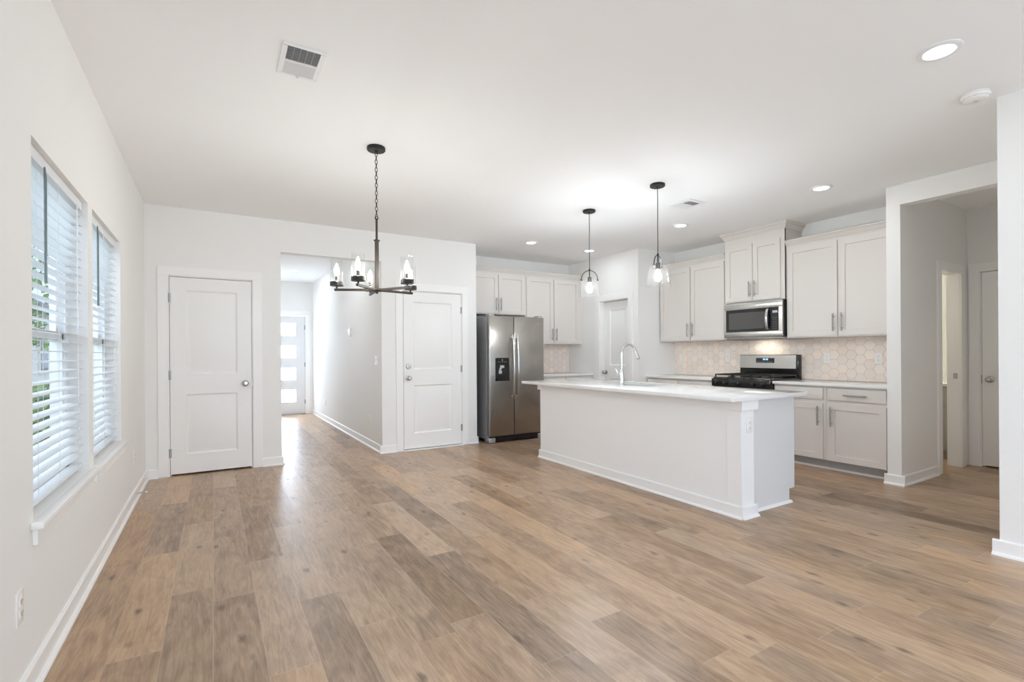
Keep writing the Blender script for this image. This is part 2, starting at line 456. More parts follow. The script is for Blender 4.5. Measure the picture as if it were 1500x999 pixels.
wall_x(mb, YB, YB + T, [(D2[0] - DG, D2[1] + DG)], XH, 3.10, 2.035 + DG)
struct('wall_back', mb, M_WALL, 'white wall facing the camera with two doors and the hall opening')
struct('wall_hall_left', MB().box(XO - T, XO, YB + T, YE, 0, H), M_WALL, 'white left wall of the entry hall')
struct('wall_hall_right', MB().box(XH, XH + T, YB + T, YE, 0, H), M_WALL, 'white right wall of the entry hall with switch plates')
FD = (.708, 1.625)
struct('wall_hall_end', wall_x(MB(), YE, YE + T, [(FD[0] - DG, FD[1] + DG)], XLo, 8.3, 2.04 + DG), M_WALL, 'white end wall of the entry hall around the front door')
struct('wall_fridge_side', MB().box(3.10 - T, 3.10, YB + T, YF, 0, H), M_WALL, 'white side wall beside the refrigerator')
struct('wall_kitchen_back', MB().box(3.10 - T, XR + T, YF, YF + T, 0, H), M_WALL, 'white kitchen wall behind the refrigerator')
PD = (5.372, 5.99)
struct('wall_pantry_side', wall_y(MB(), XP, XP + T, [(PD[0] - DG, PD[1] + DG)], YP, YF, 2.035 + DG), M_WALL, 'white pantry wall holding the recessed pantry door')
struct('wall_pantry_front', MB().box(XP + T, XR, YP, YP + T, 0, H), M_WALL, 'narrow white pantry wall facing the camera beside the upper cabinets')
struct('wall_range', MB().box(XR, XR + T, YA + T - .01, YF, 0, H), M_WALL, 'white wall behind the range and kitchen cabinets')
BD = (6.215, 6.745)
mb = wall_x(MB(), YA, YA + T - .01, [BD], XA, 8.2, 2.05)
mb.box(XA, XA + T, YN, YA, 2.559, H)
struct('wall_archway', mb, M_WALL, 'white wall end and header framing the side hall opening')
CD = (1.20, 1.905)
struct('wall_side_hall', wall_y(MB(), XB, XB + T, [(CD[0] - DG, CD[1] + DG)], YN, YA, 2.06 + DG), M_WALL, 'white back wall of the dim side hall')
struct('wall_near_right', MB().box(XN, 8.2, REAR_Y, YN, 0, H), M_WALL, 'white wall end at the right edge of the photo')
struct('wall_outer_right', MB().box(8.2, 8.32, REAR_Y, YE, 0, H), M_WALL, 'unseen white outer wall added beyond the side hall against light leaks')  # added out of view to keep sky light from leaking indoors
struct('wall_bathroom', MB().box(XR + T, 8.2, 3.9, 4.0, 0, H), M_BATHW, 'cream wall inside the lit bathroom')
RW = (-.40, 3.75)
mb = wall_x(MB(), REAR_Y - T, REAR_Y, [RW], XL, 8.3, 2.40); struct('wall_rear', mb, M_WALL, 'white wall behind the camera with the added wide glass doors')
# unseen glazed opening added behind the camera to let daylight in
rw = thing('window_3', 'wide white framed sliding glass doors behind the camera', 'window', (0, REAR_Y, 0), kind='structure')
mb = MB(); x0, x1 = RW
for x in (x0, x0 + 1.38, x0 + 2.76, x1 - .06): mb.box(x, x + .06, -.09, -.03, 0, 2.40)
mb.box(x0, x1, -.09, -.03, 0, .07).box(x0, x1, -.09, -.03, 2.33, 2.40)
mb.build('window_frame', M_VINYL, rw)
MB().box(x0 + .03, x1 - .03, -.064, -.058, .05, 2.36).build('pane', M_PANE, rw)

lw_ = thing('window_4', 'white framed sliding patio doors in the left wall beside the camera', 'window', (XL, PDR[0], 0), kind='structure')  # out-of-view doors, added to brighten the room from the left
mb = MB(); wd_ = PDR[1] - PDR[0]
for y in (0, wd_ / 3, wd_ * 2 / 3, wd_ - .06): mb.box(-.11, -.05, y, y + .06, 0, 2.35)
mb.box(-.11, -.05, 0, wd_, 0, .07).box(-.11, -.05, 0, wd_, 2.28, 2.35)
mb.build('window_frame', M_VINYL, lw_)
MB().box(-.084, -.078, .03, wd_ - .03, .05, 2.31).build('pane', M_PANE, lw_)

# ------------------------------------------------------------------ baseboards with shoe moulding
BH, BT = .092, .014
SHOE = [(0, 0), (.017, 0), (.015, .009), (.009, .016), (0, .018)]
def base_run(mb, p, q, nrm, h=BH, ext0=0, ext1=0):
    """p->q along the wall face, nrm = outward unit vector"""
    p, q, nv = Vector((*p, 0)), Vector((*q, 0)), Vector((*nrm, 0)); d = (q - p).normalized()
    p = p - d * ext0; q = q + d * ext1
    prof = [(0, 0), (BT, 0), (BT, h - .008), (BT - .006, h), (0, h)]
    for pr, o, e in ((prof, 0, 0), (SHOE, BT - .001, .0)):
        A = [mb.bm.verts.new(p + nv * (o + u) + Vector((0, 0, v))) for u, v in pr]
        B = [mb.bm.verts.new(q + nv * (o + u) + Vector((0, 0, v))) for u, v in pr]
        n = len(pr)
        for i in range(n): mb.bm.faces.new((A[i], A[(i + 1) % n], B[(i + 1) % n], B[i]))
        mb.bm.faces.new(A[::-1]); mb.bm.faces.new(B)
    return mb
CW = .088     # casing width
E2 = BT + .016
struct('baseboard_left', base_run(MB(), (XL, PDR[1]), (XL, YB), (1, 0)), M_TRIM, 'white baseboard along the left wall below the windows', 'baseboard')
mb = base_run(MB(), (XL + E2, YB), (D1[0] - CW - .012, YB), (0, -1)); base_run(mb, (D1[1] + CW + .012, YB), (XO, YB), (0, -1), ext1=BT); base_run(mb, (XO, YB), (XO, YE), (1, 0))
base_run(mb, (XH, YB), (D2[0] - CW - .012, YB), (0, -1), ext0=BT + .016); base_run(mb, (D2[1] + CW + .012, YB), (3.10, YB), (0, -1), ext1=BT)
struct('baseboard_back', mb, M_TRIM, 'white baseboard pieces beside the two doors in the back wall', 'baseboard')
struct('baseboard_hall', base_run(MB(), (XH, YB), (XH, YE), (-1, 0)), M_TRIM, 'white baseboard along the right side of the entry hall', 'baseboard')
mb = base_run(MB(), (XA, YA), (XA, YA + T - .012), (-1, 0), ext0=BT + .016, ext1=BT + .010); base_run(mb, (XA, YA), (BD[0] - .1, YA), (0, -1))
struct('baseboard_archway', mb, M_TRIM, 'white baseboard wrapping the archway wall end', 'baseboard')
struct('baseboard_near_right', base_run(MB(), (XN, REAR_Y), (XN, YN), (-1, 0), ext1=BT + .016), M_TRIM, 'white baseboard on the wall end at the right edge', 'baseboard')
struct('baseboard_pantry', base_run(base_run(MB(), (XP, PD[1] + .11), (XP, 6.17), (-1, 0)), (XP + .0, YP), (5.40, YP), (0, -1), ext0=BT), M_TRIM, 'white baseboard at the pantry corner', 'baseboard')

# ------------------------------------------------------------------ doors
DOORP = [(.004, .004), (.016, .013), (.024, .013), (.056, .004)]
def knob(parent, x, z, m=M_NICK, y=0.0):
    MB().lathe([(0, .002), (.033, .002), (.033, -.006), (.028, -.010), (.012, -.012), (.011, -.030), (.020, -.036), (.027, -.048), (.026, -.060), (.017, -.068), (0, -.070)], (x, y, z), 'Y', 28).build('knob', m, parent)
def hinge(parent, x, z, y):
    MB().cyl((x, y - .006, z - .045), (x, y - .006, z + .045), .0065, seg=12).box(x - .012, x + .012, y - .003, y + .001, z - .044, z + .044).build('hinge', M_HINGE, parent)
def casing(parent, x0, x1, top, cw=CW, yf=0.0, th=.017, left=True, right=True):
    mb = MB()
    if left: mb.box(x0 - cw, x0, yf - th, yf, 0, top, .002, 1)
    if right: mb.box(x1, x1 + cw, yf - th, yf, 0, top, .002, 1)
    mb.box(x0 - (cw if left else 0), x1 + (cw if right else 0), yf - th, yf, top, top + cw, .002, 1)
    mb.build('casing', M_TRIM, parent)
def jamb(parent, x0, x1, top, d, stop_y):
    g = DG - .003
    MB().box(x0 - DG, x0 - .003, 0, d, 0, top + .003).box(x1 + .003, x1 + DG, 0, d, 0, top + .003).box(x0 - DG, x1 + DG, 0, d, top + .003, top + DG) \
        .box(x0 - .003, x0 + .010, stop_y, stop_y + .03, 0, top).box(x1 - .010, x1 + .003, stop_y, stop_y + .03, 0, top).build('jamb', M_TRIM, parent)
def panel_door(name, label, loc, rotz, w, knob_x, hinge_x, slab_y=.0, deadbolt=False, top=2.032, hz=(1.816, 1.027, .235), gap=.019):
    d = thing(name, label, 'door', loc, rotz, kind='structure')
    jamb(d, 0, w, top, T, slab_y + .040)
    casing(d, -.012, w + .012, top + .012)
    px0, px1 = .165, w - .165
    s = MB().slab(.0015, w - .0015, gap, top - .003, slab_y, slab_y + .035, [(px0 - .03, px1 + .03, .212, .83), (px0 - .03, px1 + .03, 1.035, 1.90)], DOORP).build('panel', M_DOOR, d)
    knob(d, knob_x, .925, y=slab_y)
    if deadbolt:
        MB().lathe([(0, .002), (.032, .002), (.032, -.010), (.027, -.016), (.014, -.017), (.013, -.024), (0, -.024)], (knob_x, slab_y, 1.07), 'Y', 24).build('deadbolt', M_NICK, d)
    if hinge_x is not None:
        for z in hz: hinge(d, hinge_x, z, slab_y)
    return d
d1 = panel_door('door_1', 'white two panel closet door left of the hall opening', (D1[0], YB, 0), 0, D1[1] - D1[0], .675, -.001, slab_y=-.002)
MB().box(.735, .741, -.004, .0, .88, .96).build('strike_plate', M_HINGE, d1)
d2 = panel_door('door_2', 'white two panel door with deadbolt between hall opening and refrigerator', (D2[0], YB, 0), 0, D2[1] - D2[0], .062, D2[1] - D2[0] + .001, slab_y=-.002, deadbolt=True)
MB().box(-.012, .816, -.045, .03, .0, .010).build('threshold', M_TRIM, d2)
# pantry door: recessed in its opening, knob on the left
panel_door('door_3', 'white pantry door recessed behind the island faucet', (XP, PD[1], 0), -PI / 2, PD[1] - PD[0], .045, None, slab_y=.080)
# closet door in the side hall
d4 = panel_door('door_4', 'grey white door in the dim side hall past the archway', (XB, CD[1], 0), -PI / 2, CD[1] - CD[0], .065, None, slab_y=-.002, top=2.055)
MB().box(-.006, .0, -.004, .0, .88, .97).build('strike_plate', M_HINGE, d4)
# bathroom doorway (door swung in out of sight): casing and jamb only
d5 = thing('door_5', 'open bathroom doorway casing in the side hall', 'doorway', (BD[0], YA, 0), 0, kind='structure')
w5 = BD[1] - BD[0]
casing(d5, 0.012, w5 - .012, 2.04)
MB().box(0, .014, 0, T - .01, 0, 2.038).box(w5 - .014, w5, 0, T - .01, 0, 2.038).box(0, w5, 0, T - .01, 2.036, 2.05).build('jamb', M_TRIM, d5)
MB().box(w5 - .017, w5 - .0135, .02, .055, .93, .99).build('strike_plate', M_NICK, d5)
# front door with four frosted lites
fd = thing('door_6', 'grey white front door with four frosted glass lites at hall end', 'door', (FD[0], YE, 0), 0, kind='structure')
wF = FD[1] - FD[0]
jamb(fd, 0, wF, 2.04, T, .045)
casing(fd, -.012, wF + .012, 2.052)
mb = MB(); lx0, lx1 = .17, .742; zs = [(.263, .517), (.720, .968), (1.171, 1.425), (1.628, 1.882)]
mb.box(0, lx0, 0, .044, .02, 2.037).box(lx1, wF, 0, .044, .02, 2.037)
cur = .02
for a, b in zs: mb.box(lx0, lx1, 0, .044, cur, a); cur = b
mb.box(lx0, lx1, 0, .044, cur, 2.037)
mb.build('panel', mat('front_door_paint', (.76, .76, .765), .45), fd)
for a, b in zs:
    f = MB().box(lx0 - .012, lx1 + .012, -.004, 0, a - .012, a).box(lx0 - .012, lx1 + .012, -.004, 0, b, b + .012).box(lx0 - .012, lx0, -.004, 0, a, b).box(lx1, lx1 + .012, -.004, 0, a, b).build('lite_frame', M_DOOR, fd)
    MB().box(lx0, lx1, .018, .026, a, b).build('pane', M_FROST, f)
for z in (1.80, 1.03, .26): hinge(fd, wF + .001, z, 0)
MB().box(-.01, wF + .01, -.02, .1, 0, .018).build('threshold', M_HINGE, fd)

# ------------------------------------------------------------------ windows with blinds (left wall)
def window(i, a, b, label, stool):
    wd = thing('window_%d' % i, label, 'window', (XL, a, 0), 0, kind='structure')
    L_ = b - a; x0, x1 = -.150, -.085   # frame depth range (local x, negative is outside)
    mb = MB(); f = .045
    mb.box(x0, x1, 0, f, WZ0, WZ1).box(x0, x1, L_ - f, L_, WZ0, WZ1).box(x0, x1, 0, L_, WZ0, WZ0 + f).box(x0, x1, 0, L_, WZ1 - f, WZ1)
    mb.build('window_frame', M_VINYL, wd)
    zm = (WZ0 + WZ1) / 2
    for nm, z0, z1, xx in (('lower_sash', WZ0 + f, zm + .02, -.115), ('upper_sash', zm - .02, WZ1 - f, -.140)):
        s = MB().box(xx, xx + .022, f, f + .035, z0, z1).box(xx, xx + .022, L_ - f - .035, L_ - f, z0, z1).box(xx, xx + .022, f, L_ - f, z0, z0 + .038).box(xx, xx + .022, f, L_ - f, z1 - .038, z1).build(nm, M_VINYL, wd)
        MB().box(xx + .009, xx + .013, f + .03, L_ - f - .03, z0 + .03, z1 - .03).build('pane', M_PANE, s)
    y0, y1 = stool
    MB().box(-.085, .001, 0, L_, WZ0 - .004, WZ0 + .006).box(0, .038, y0 - a, y1 - a, WZ0 - .022, WZ0 + .006, .004, 2).build('window_sill', M_TRIM, wd)
    MB().box(0, .016, y0 - a + .022, y1 - a - .022, WZ0 - .086, WZ0 - .022, .002, 1).build('apron', M_TRIM, wd)
    return wd
window(1, *WIN[0], 'left window nearer the camera in the left wall', (2.495, 3.575))
window(2, *WIN[1], 'right window nearer the corner in the left wall', (3.590, 4.645))
def blind(a, b, label):
    L_ = b - a - .016
    t = thing('window_blind', label, 'blind', (XL, a + .008, WZ1), 0, 'white slat blinds in the left wall windows')
    xc = -.050
    hr = MB().box(xc - .026, xc + .026, 0, L_, -.045, -.002, .002, 1).build('headrail', M_SLAT, t)
    MB().box(xc + .021, xc + .027, 0, L_, -.050, -.002, .002, 1).build('valance', M_SLAT, t)
    mb = MB(); z = -.085; pitch = .0455; n = 0
    bot = WZ0 + .030 - WZ1
    tilt = R(4)
    while z > bot + .030:
        # gently crowned slat
        pts = []
        for k in range(5):
            u = (k / 4 - .5); cx = u * .058; cz = .0022 * (1 - (2 * u) ** 2)
            pts.append((xc + cx * math.cos(tilt) - cz * math.sin(tilt), z + cz - cx * math.sin(tilt)))
        poly = pts + [(p[0], p[1] - .0026) for p in reversed(pts)]
        A = [mb.bm.verts.new((px, .003, pz)) for px, pz in poly]; B = [mb.bm.verts.new((px, L_ - .003, pz)) for px, pz in poly]
        m = len(poly)
        for i in range(m): mb.bm.faces.new((A[i], A[(i + 1) % m], B[(i + 1) % m], B[i]))
        mb.bm.faces.new(A[::-1]); mb.bm.faces.new(B)
        z -= pitch
    mb.build('slats', M_SLAT, t)
    MB().box(xc - .025, xc + .025, .003, L_ - .003, bot, bot + .018, .004, 2).build('bottom_rail', M_SLAT, t)
    for y in (.16, L_ * .5, L_ - .12):
        MB().tube([(xc + .027, y, -.04), (xc + .0275, y, bot + .01)], .0010, 6).tube([(xc - .027, y, -.04), (xc - .0275, y, bot + .01)], .0010, 6).build('ladder_cord', M_CORD, t)
    MB().tube([(xc + .034, .24, -.045), (xc + .036, .24, -.09), (xc + .036, .24, -.53)], [.003, .0055, .0055], 8).build('tilt_wand', M_WAND, t)
    for k in (0, 1):
        MB().tube([(xc + .038, L_ - .16 - .012 * k, -.05), (xc + .038, L_ - .16 - .012 * k, -1.10)], .0013, 6).lathe([(0, 0), (.004, -.004), (.007, -.03), (0, -.034)], (xc + .038, L_ - .16 - .012 * k, -1.10), 'Z', 10).build('lift_cord', M_CORD, t)
blind(*WIN[0], 'white horizontal slat blind in the window nearer the camera')
blind(*WIN[1], 'white horizontal slat blind in the window nearer the back corner')

# ------------------------------------------------------------------ cabinets
SHK = [(.001, .0), (.003, .010), (.0035, .012)]
M_PULL = mat('pull_nickel', (.40, .38, .355), .34, 1)
def pull(parent, x, z, vert=True, ln=.19, y=-.0):
    h = ln / 2; mb = MB()
    if vert:
        mb.cyl((x, y - .030, z - h), (x, y - .030, z + h), .0075, seg=12)
        for s in (-1, 1): mb.cyl((x, y, z + s * h * .66), (x, y - .030, z + s * h * .66), .0045, seg=10)
    else:
        mb.cyl((x - h, y - .030, z), (x + h, y - .030, z), .0075, seg=12)
        for s in (-1, 1): mb.cyl((x + s * h * .66, y, z), (x + s * h * .66, y - .030, z), .0045, seg=10)
    return mb.build('handle', M_PULL, parent)
def shaker(parent, x0, x1, z0, z1, name='door', rail=.058):
    return MB().slab(x0, x1, z0, z1, -.020, 0, [(x0 + rail, x1 - rail, z0 + rail, z1 - rail)], SHK).build(name, M_CAB, parent)
def crown(mb, x0, x1, z, d, h=.075, out=.048, left=True, right=True):
    prof = [(0, 0), (.008, 0), (.008, .012), (.014, .016), (.017, .020), (.030, .044), (.036, .050), (.036, .056), (out - .002, .058), (out, .060), (out, h), (0, h)]
    lo = x0 - (out if left else 0); hi = x1 + (out if right else 0)
    # front run: sweep along x with mitred ends
    A, B = [], []
    for o, zz in prof:
        A.append(mb.bm.verts.new((x0 - (o if left else 0), -o, z + zz))); B.append(mb.bm.verts.new((x1 + (o if right else 0), -o, z + zz)))
    n = len(prof)
    for i in range(n - 1): mb.bm.faces.new((A[i], A[i + 1], B[i + 1], B[i]))
    for side, on in ((A, left), (B, right)):
        if not on: continue
        x = x0 if side is A else x1; sg = -1 if side is A else 1
        C = [mb.bm.verts.new((x + sg * o, d, z + zz)) for o, zz in prof]
        for i in range(n - 1): mb.bm.faces.new((side[i], side[i + 1], C[i + 1], C[i]))
    mb.box(x0 + .001, x1 - .001, .001, d, z + .001, z + h - .001)
    return mb
def upper(label, loc, rotz, w, h, d, doors, crown_h=.075, crown_z=None, fill=0, pulls='low', cl=False, cr_=False, pz=None, group='grey upper wall cabinets'):
    """loc = front left bottom corner of the face frame"""
    t = thing('upper_cabinet', label, 'cabinet', loc, rotz, group)
    MB().box(0, w, 0, d, 0, h).box(.0, w, -.0005, .02, 0, h).build('body', M_CAB, t, smooth=0)
    for i, (a, b) in enumerate(doors):
        dr = shaker(t, a, b, .014, h - fill - .022)
        hx = b - .032 if (i == 0 and len(doors) == 2) else a + .032
        if len(doors) == 1: hx = b - .032
        pull(dr, hx, .155, True, y=-.020)
    crown(MB(), 0, w, h, d, crown_h, left=cl, right=cr_).build('crown_moulding', M_CAB, t)
    return t
ZU, ZT = 1.385, 2.435
UD = .325
XU = XR - UD        # face frame plane of the range wall uppers
def U_range(y_left, y_right, **k):     # y_left > y_right
    return (XU, y_left, k.pop('z', ZU)), -PI / 2, y_left - y_right
G_ = .0025
Y_L0, Y_L1, Y_M0, Y_M1, Y_R0, Y_R1 = 5.155, 4.045, 4.042, 3.262, 3.259, 2.134
# left of the microwave
w_ = Y_L0 - Y_L1
upper('two door grey upper cabinet left of the microwave beside the pantry wall', (XU, Y_L0, ZU), -PI / 2, w_, ZT - ZU, UD - .002, [(.018, w_ / 2 - .008), (w_ / 2 + .008, w_ - .022)])
# above the microwave, taller, crown meets the ceiling
XM = XR - .355
wm = Y_M0 - Y_M1
upper('taller grey cabinet above the microwave with crown at the ceiling', (XM, Y_M0, 1.845), -PI / 2, wm, 2.655 - 1.845, .353, [(.022, wm / 2 - .004), (wm / 2 + .004, wm - .048)], crown_h=.084, fill=.075, cl=True, cr_=True)
w_ = Y_R0 - Y_R1
upper('wide two door grey upper cabinet right of the microwave', (XU, Y_R0, ZU), -PI / 2, w_, ZT - ZU, UD - .002, [(.018, .548), (.566, w_ - .012)])
# kitchen back wall
YU = YF - UD - .02
upper('short two door grey cabinet above the refrigerator', (3.105, YU, 1.815), 0, 4.128 - 3.105, ZT - 1.815, UD + .018, [(.028, .540), (.552, 1.016)])
upper('tall two door grey upper cabinet right of the refrigerator', (4.131, YU, ZU - .01), 0, 5.205 - 4.131, ZT - ZU + .01, UD + .018, [(.024, .530), (.548, 1.052)], cr_=False)
MB_ = MB().box(5.2055, 5.2495, YU + .0, YF, ZU - .01, ZT); fl = MB_.build('cabinet_filler', M_CAB, smooth=0)
tag(fl, 'narrow grey filler strip between upper cabinet and pantry wall', 'filler strip')

def base(label, loc, rotz, w, d, fronts, h=.87, group='grey base cabinets'):
    """fronts: list of (x0,x1,'door'|'drawer',z0,z1,handle x or None)"""
    t = thing('base_cabinet', label, 'cabinet', loc, rotz, group)
    MB().box(0, w, 0, d, .105, h - .001).build('body', M_CAB, t, smooth=0)
    MB().box(0, w, .072, d, 0, .106).build('toe_kick', M_KICK, t, smooth=0)
    MB().prism([(.072, 0), (.056, 0), (.058, .010), (.064, .016), (.072, .018)], 'X', 0, w).build('shoe_moulding', M_CAB, t)
    for (a, b, kind, z0, z1, hx) in fronts:
        if kind == 'door':
            dr = shaker(t, a, b, z0, z1)
            if hx is not None: pull(dr, hx, z1 - .13, True, .20, y=-.020)
        else:
            dr = MB().box(a, b, -.020, 0, z0, z1, .003, 2).build('drawer', M_CAB, t)
            pull(dr, (a + b) / 2, (z0 + z1) / 2, False, min(.21, (b - a) * .6), y=-.020)
    return t
XBF = 5.41 + .018     # face frame plane of base cabinets
BDp = XR - XBF - .003
DZ = (.728, .848); OZ = (.108, .690)
w1 = 3.253 - 2.702
base('grey base cabinet between the range and the end cabinet', (XBF, 3.253, 0), -PI / 2, w1, BDp, [(.02, w1 - .026, 'drawer', *DZ, None), (.02, w1 - .026, 'door', *OZ, w1 - .065)])
w2 = 2.699 - 2.136
base('grey base cabinet against the archway wall end', (XBF, 2.699, 0), -PI / 2, w2, BDp, [(.026, w2 - .026, 'drawer', *DZ, None), (.026, w2 - .026, 'door', *OZ, .06)])
for i, (ya, yb, lab) in enumerate(((5.158, 4.60, 'grey base cabinet in the corner by the pantry wall'), (4.597, 4.037, 'grey base cabinet left of the range'))):
    wq = ya - yb
    base(lab, (XBF, ya, 0), -PI / 2, wq, BDp, [(.022, wq - .022, 'drawer', *DZ, None), (.022, wq - .022, 'door', *OZ, wq - .06)])
YBF = 6.185
base('grey base cabinet right of the refrigerator', (4.14, YBF, 0), 0, 5.245 - 4.14, YF - YBF - .003, [(.02, .55, 'drawer', *DZ, None), (.566, 1.085, 'drawer', *DZ, None), (.02, .55, 'door', *OZ, .51), (.566, 1.085, 'door', *OZ, .606)])
# worktops
CZ0, CZ1 = .870, .900
tag(MB().box(XBF - .045, XR - .001, 2.134, 3.252, CZ0, CZ1, .003, 2).build('countertop', M_QUARTZ), 'white quartz worktop right of the range', 'countertop')
tag(MB().box(XBF - .045, XR - .001, 4.038, YP - .001, CZ0, CZ1, .003, 2).build('countertop', M_QUARTZ), 'white quartz worktop left of the range', 'countertop')
tag(MB().box(4.125, XP - .001, YBF - .030, YF - .001, CZ0, CZ1, .003, 2).build('countertop', M_QUARTZ), 'white quartz worktop beside the refrigerator', 'countertop')

# ------------------------------------------------------------------ hex tile backsplash
def clip_poly(poly, ax, lim, keep_less):
    out = []
    for i in range(len(poly)):
        p, q = poly[i], poly[(i + 1) % len(poly)]
        ip = (p[ax] <= lim) if keep_less else (p[ax] >= lim); iq = (q[ax] <= lim) if keep_less else (q[ax] >= lim)
        if ip: out.append(p)
        if ip != iq:
            t = (lim - p[ax]) / (q[ax] - p[ax]); out.append((p[0] + (q[0] - p[0]) * t, p[1] + (q[1] - p[1]) * t))
    return out
def backsplash(label, loc, rotz, w, z0, z1, seed, ox=0.0):
    """local: x along the wall, front towards -y"""
    rnd = random.Random(seed)
    bm = bmesh.new(); col = bm.loops.layers.float_color.new('plank')
    ff = .104; g = .0026; a = ff / math.sqrt(3)     # flat-topped hexes
    th = .008
    dx, dz = 1.5 * a, ff
    i = -1
    tiles = []
    nx = int(w / dx) + 3; nz_ = int((z1 - z0) / dz) + 3
    for i in range(-1, nx):
        for j in range(-1, nz_):
            cx = i * dx + ox; cz = j * dz + (dz / 2 if i % 2 else 0) + .03
            aa = a - g / math.sqrt(3) * 1.0
            poly = [(cx + aa * math.cos(k * PI / 3), cz + aa * math.sin(k * PI / 3)) for k in range(6)]
            for ax, lim, less in ((0, .001, False), (0, w - .001, True), (1, .001, False), (1, z1 - z0 - .001, True)):
                if poly: poly = clip_poly(poly, ax, lim, less)
            if len(poly) < 3: continue
            area_ = abs(sum(poly[k][0] * poly[(k + 1) % len(poly)][1] - poly[(k + 1) % len(poly)][0] * poly[k][1] for k in range(len(poly)))) / 2
            if area_ < 1e-5: continue
            tiles.append(poly)
    for poly in tiles:
        v = rnd.uniform(.93, 1.04); wm_ = rnd.uniform(-.012, .022)
        c = ((.90 + wm_) * v, .80 * v, (.72 - wm_) * v, 1)
        mx = sum(p[0] for p in poly) / len(poly); mz = sum(p[1] for p in poly) / len(poly)
        A = [bm.verts.new((p[0], -.004, p[1] + z0)) for p in poly]
        B = [bm.verts.new((p[0], -th + .0015, p[1] + z0)) for p in poly]
        ins = []
        for p in poly:
            d = Vector((p[0] - mx, p[1] - mz)); k = max(0, 1 - .0022 / max(d.length, .004)); ins.append((mx + d.x * k, mz + d.y * k))
        tx, tz = rnd.uniform(-.010, .010), rnd.uniform(-.010, .010)
        Cc = [bm.verts.new((p[0], -th + (p[0] - mx) * tx + (p[1] - mz) * tz, p[1] + z0)) for p in ins]
        n = len(poly); fs = [bm.faces.new(Cc)]
        for k in range(n):
            l = (k + 1) % n
            fs.append(bm.faces.new((A[k], A[l], B[l], B[k]))); fs.append(bm.faces.new((B[k], B[l], Cc[l], Cc[k])))
        for f in fs:
            for lp in f.loops: lp[col] = c
    bmesh.ops.recalc_face_normals(bm, faces=bm.faces)
    mb = MB(); mb.bm.free(); mb.bm = bm
    ng = len(bm.faces); mb.box(0, w, -.0058, -.0003, z0, z1, mi=1)
    o = mb.build('tile_backsplash', [M_TILE, M_GROUT], None, smooth=0, recalc=False)
    o.location = loc; o.rotation_euler = (0, 0, rotz)
    return tag(o, label, 'backsplash')
backsplash('cream hexagon tile backsplash behind the range', (XR, YP - .001, 0), -PI / 2, YP - 2.134, .901, 1.384, 3)
backsplash('cream hexagon tile backsplash beside the refrigerator', (4.131, YF, 0), 0, XP - 4.133, .901, 1.374, 5, .02)

# ------------------------------------------------------------------ wall plates
def plate(label, loc, rotz, kind='outlet', w=.072, h=.116, name=None, group=None):
    cat = 'outlet' if kind == 'outlet' else 'light switch'
    t = thing('wall_outlet' if kind == 'outlet' else 'light_switch', label, cat, loc, rotz, group)
    MB().box(-w / 2, w / 2, -.006, 0, -h / 2, h / 2, .002, 2).build('cover_plate', M_PLATE, t)
    if kind == 'outlet':
        for s in (-1, 1):
            r = MB().box(-.017, .017, -.0085, -.005, s * .020 - .0145, s * .020 + .0145, .004, 2).build('receptacle', M_PLATE, t)
            MB().box(-.008, -.006, -.0092, -.008, s * .020 - .002, s * .020 + .007).box(.006, .008, -.0092, -.008, s * .020 - .001, s * .020 + .006).cyl((0, -.0092, s * .020 - .008), (0, -.008, s * .020 - .008), .0024, seg=10).build('slot', M_SLOT, r)
    elif kind == 'switch':
        n = max(1, round(w / .072)); step = .046
        for k in range(n):
            x = (k - (n - 1) / 2) * step
            MB().box(x - .0165, x + .0165, -.0095, -.005, -.033, .033, .002, 1).build('rocker', M_PLATE, t)
    return t
plate('white outlet low on the left wall nearest the camera', (XL, 2.36, .352), PI / 2)
plate('white outlet low on the left wall beyond the windows', (XL, 5.215, .375), PI / 2)
plate('white double switch plate on the hall corner wall', (XH, 6.315, 1.15), -PI / 2, 'switch', w=.118)
plate('white single switch far down the hall by the front door', (XH, 10.09, 1.15), -PI / 2, 'switch')
plate('white outlet low on the hall wall near the corner', (XH, 6.635, .366), -PI / 2)
plate('white outlet low on the hall wall near the front door', (XH, 9.69, .345), -PI / 2)
th = thing('thermostat', 'small white thermostat high on the hall right wall', 'thermostat', (XH, 7.71, 1.57), -PI / 2)
MB().box(-.045, .045, -.024, 0, -.07, .07, .008, 3).build('housing', M_PLATE, th); MB().box(-.028, .028, -.0255, -.0235, -.005, .045).build('screen', mat('thermo_screen', (.55, .58, .56), .25), th)
for y, lab, k in ((5.03, 'white switch on the tile beside the pantry wall', 'switch'), (4.253, 'white outlet on the tile just left of the range', 'outlet'), (2.98, 'white outlet on the tile right of the range', 'outlet'), (2.467, 'white outlet at the right end of the tile by the archway', 'outlet')):
    plate(lab, (XR - .0082, y, 1.152), -PI / 2, k)

# ------------------------------------------------------------------ island
IX0, IX1, IY0, IY1 = 3.315, 4.095, 2.290, 4.850
isl = thing('kitchen_island', 'white panelled kitchen island with overhanging white quartz top', 'island', ((IX0 + IX1) / 2, (IY0 + IY1) / 2, 0))
def I_(mb):   # world -> island local
    for v in mb.bm.verts: v.co -= Vector(((IX0 + IX1) / 2, (IY0 + IY1) / 2, 0))
    return mb
I_(MB().box(IX0, IX0 + .11, 2.30, IY1, 0, .868)).build('front_panel', M_ISL, isl, smooth=0)
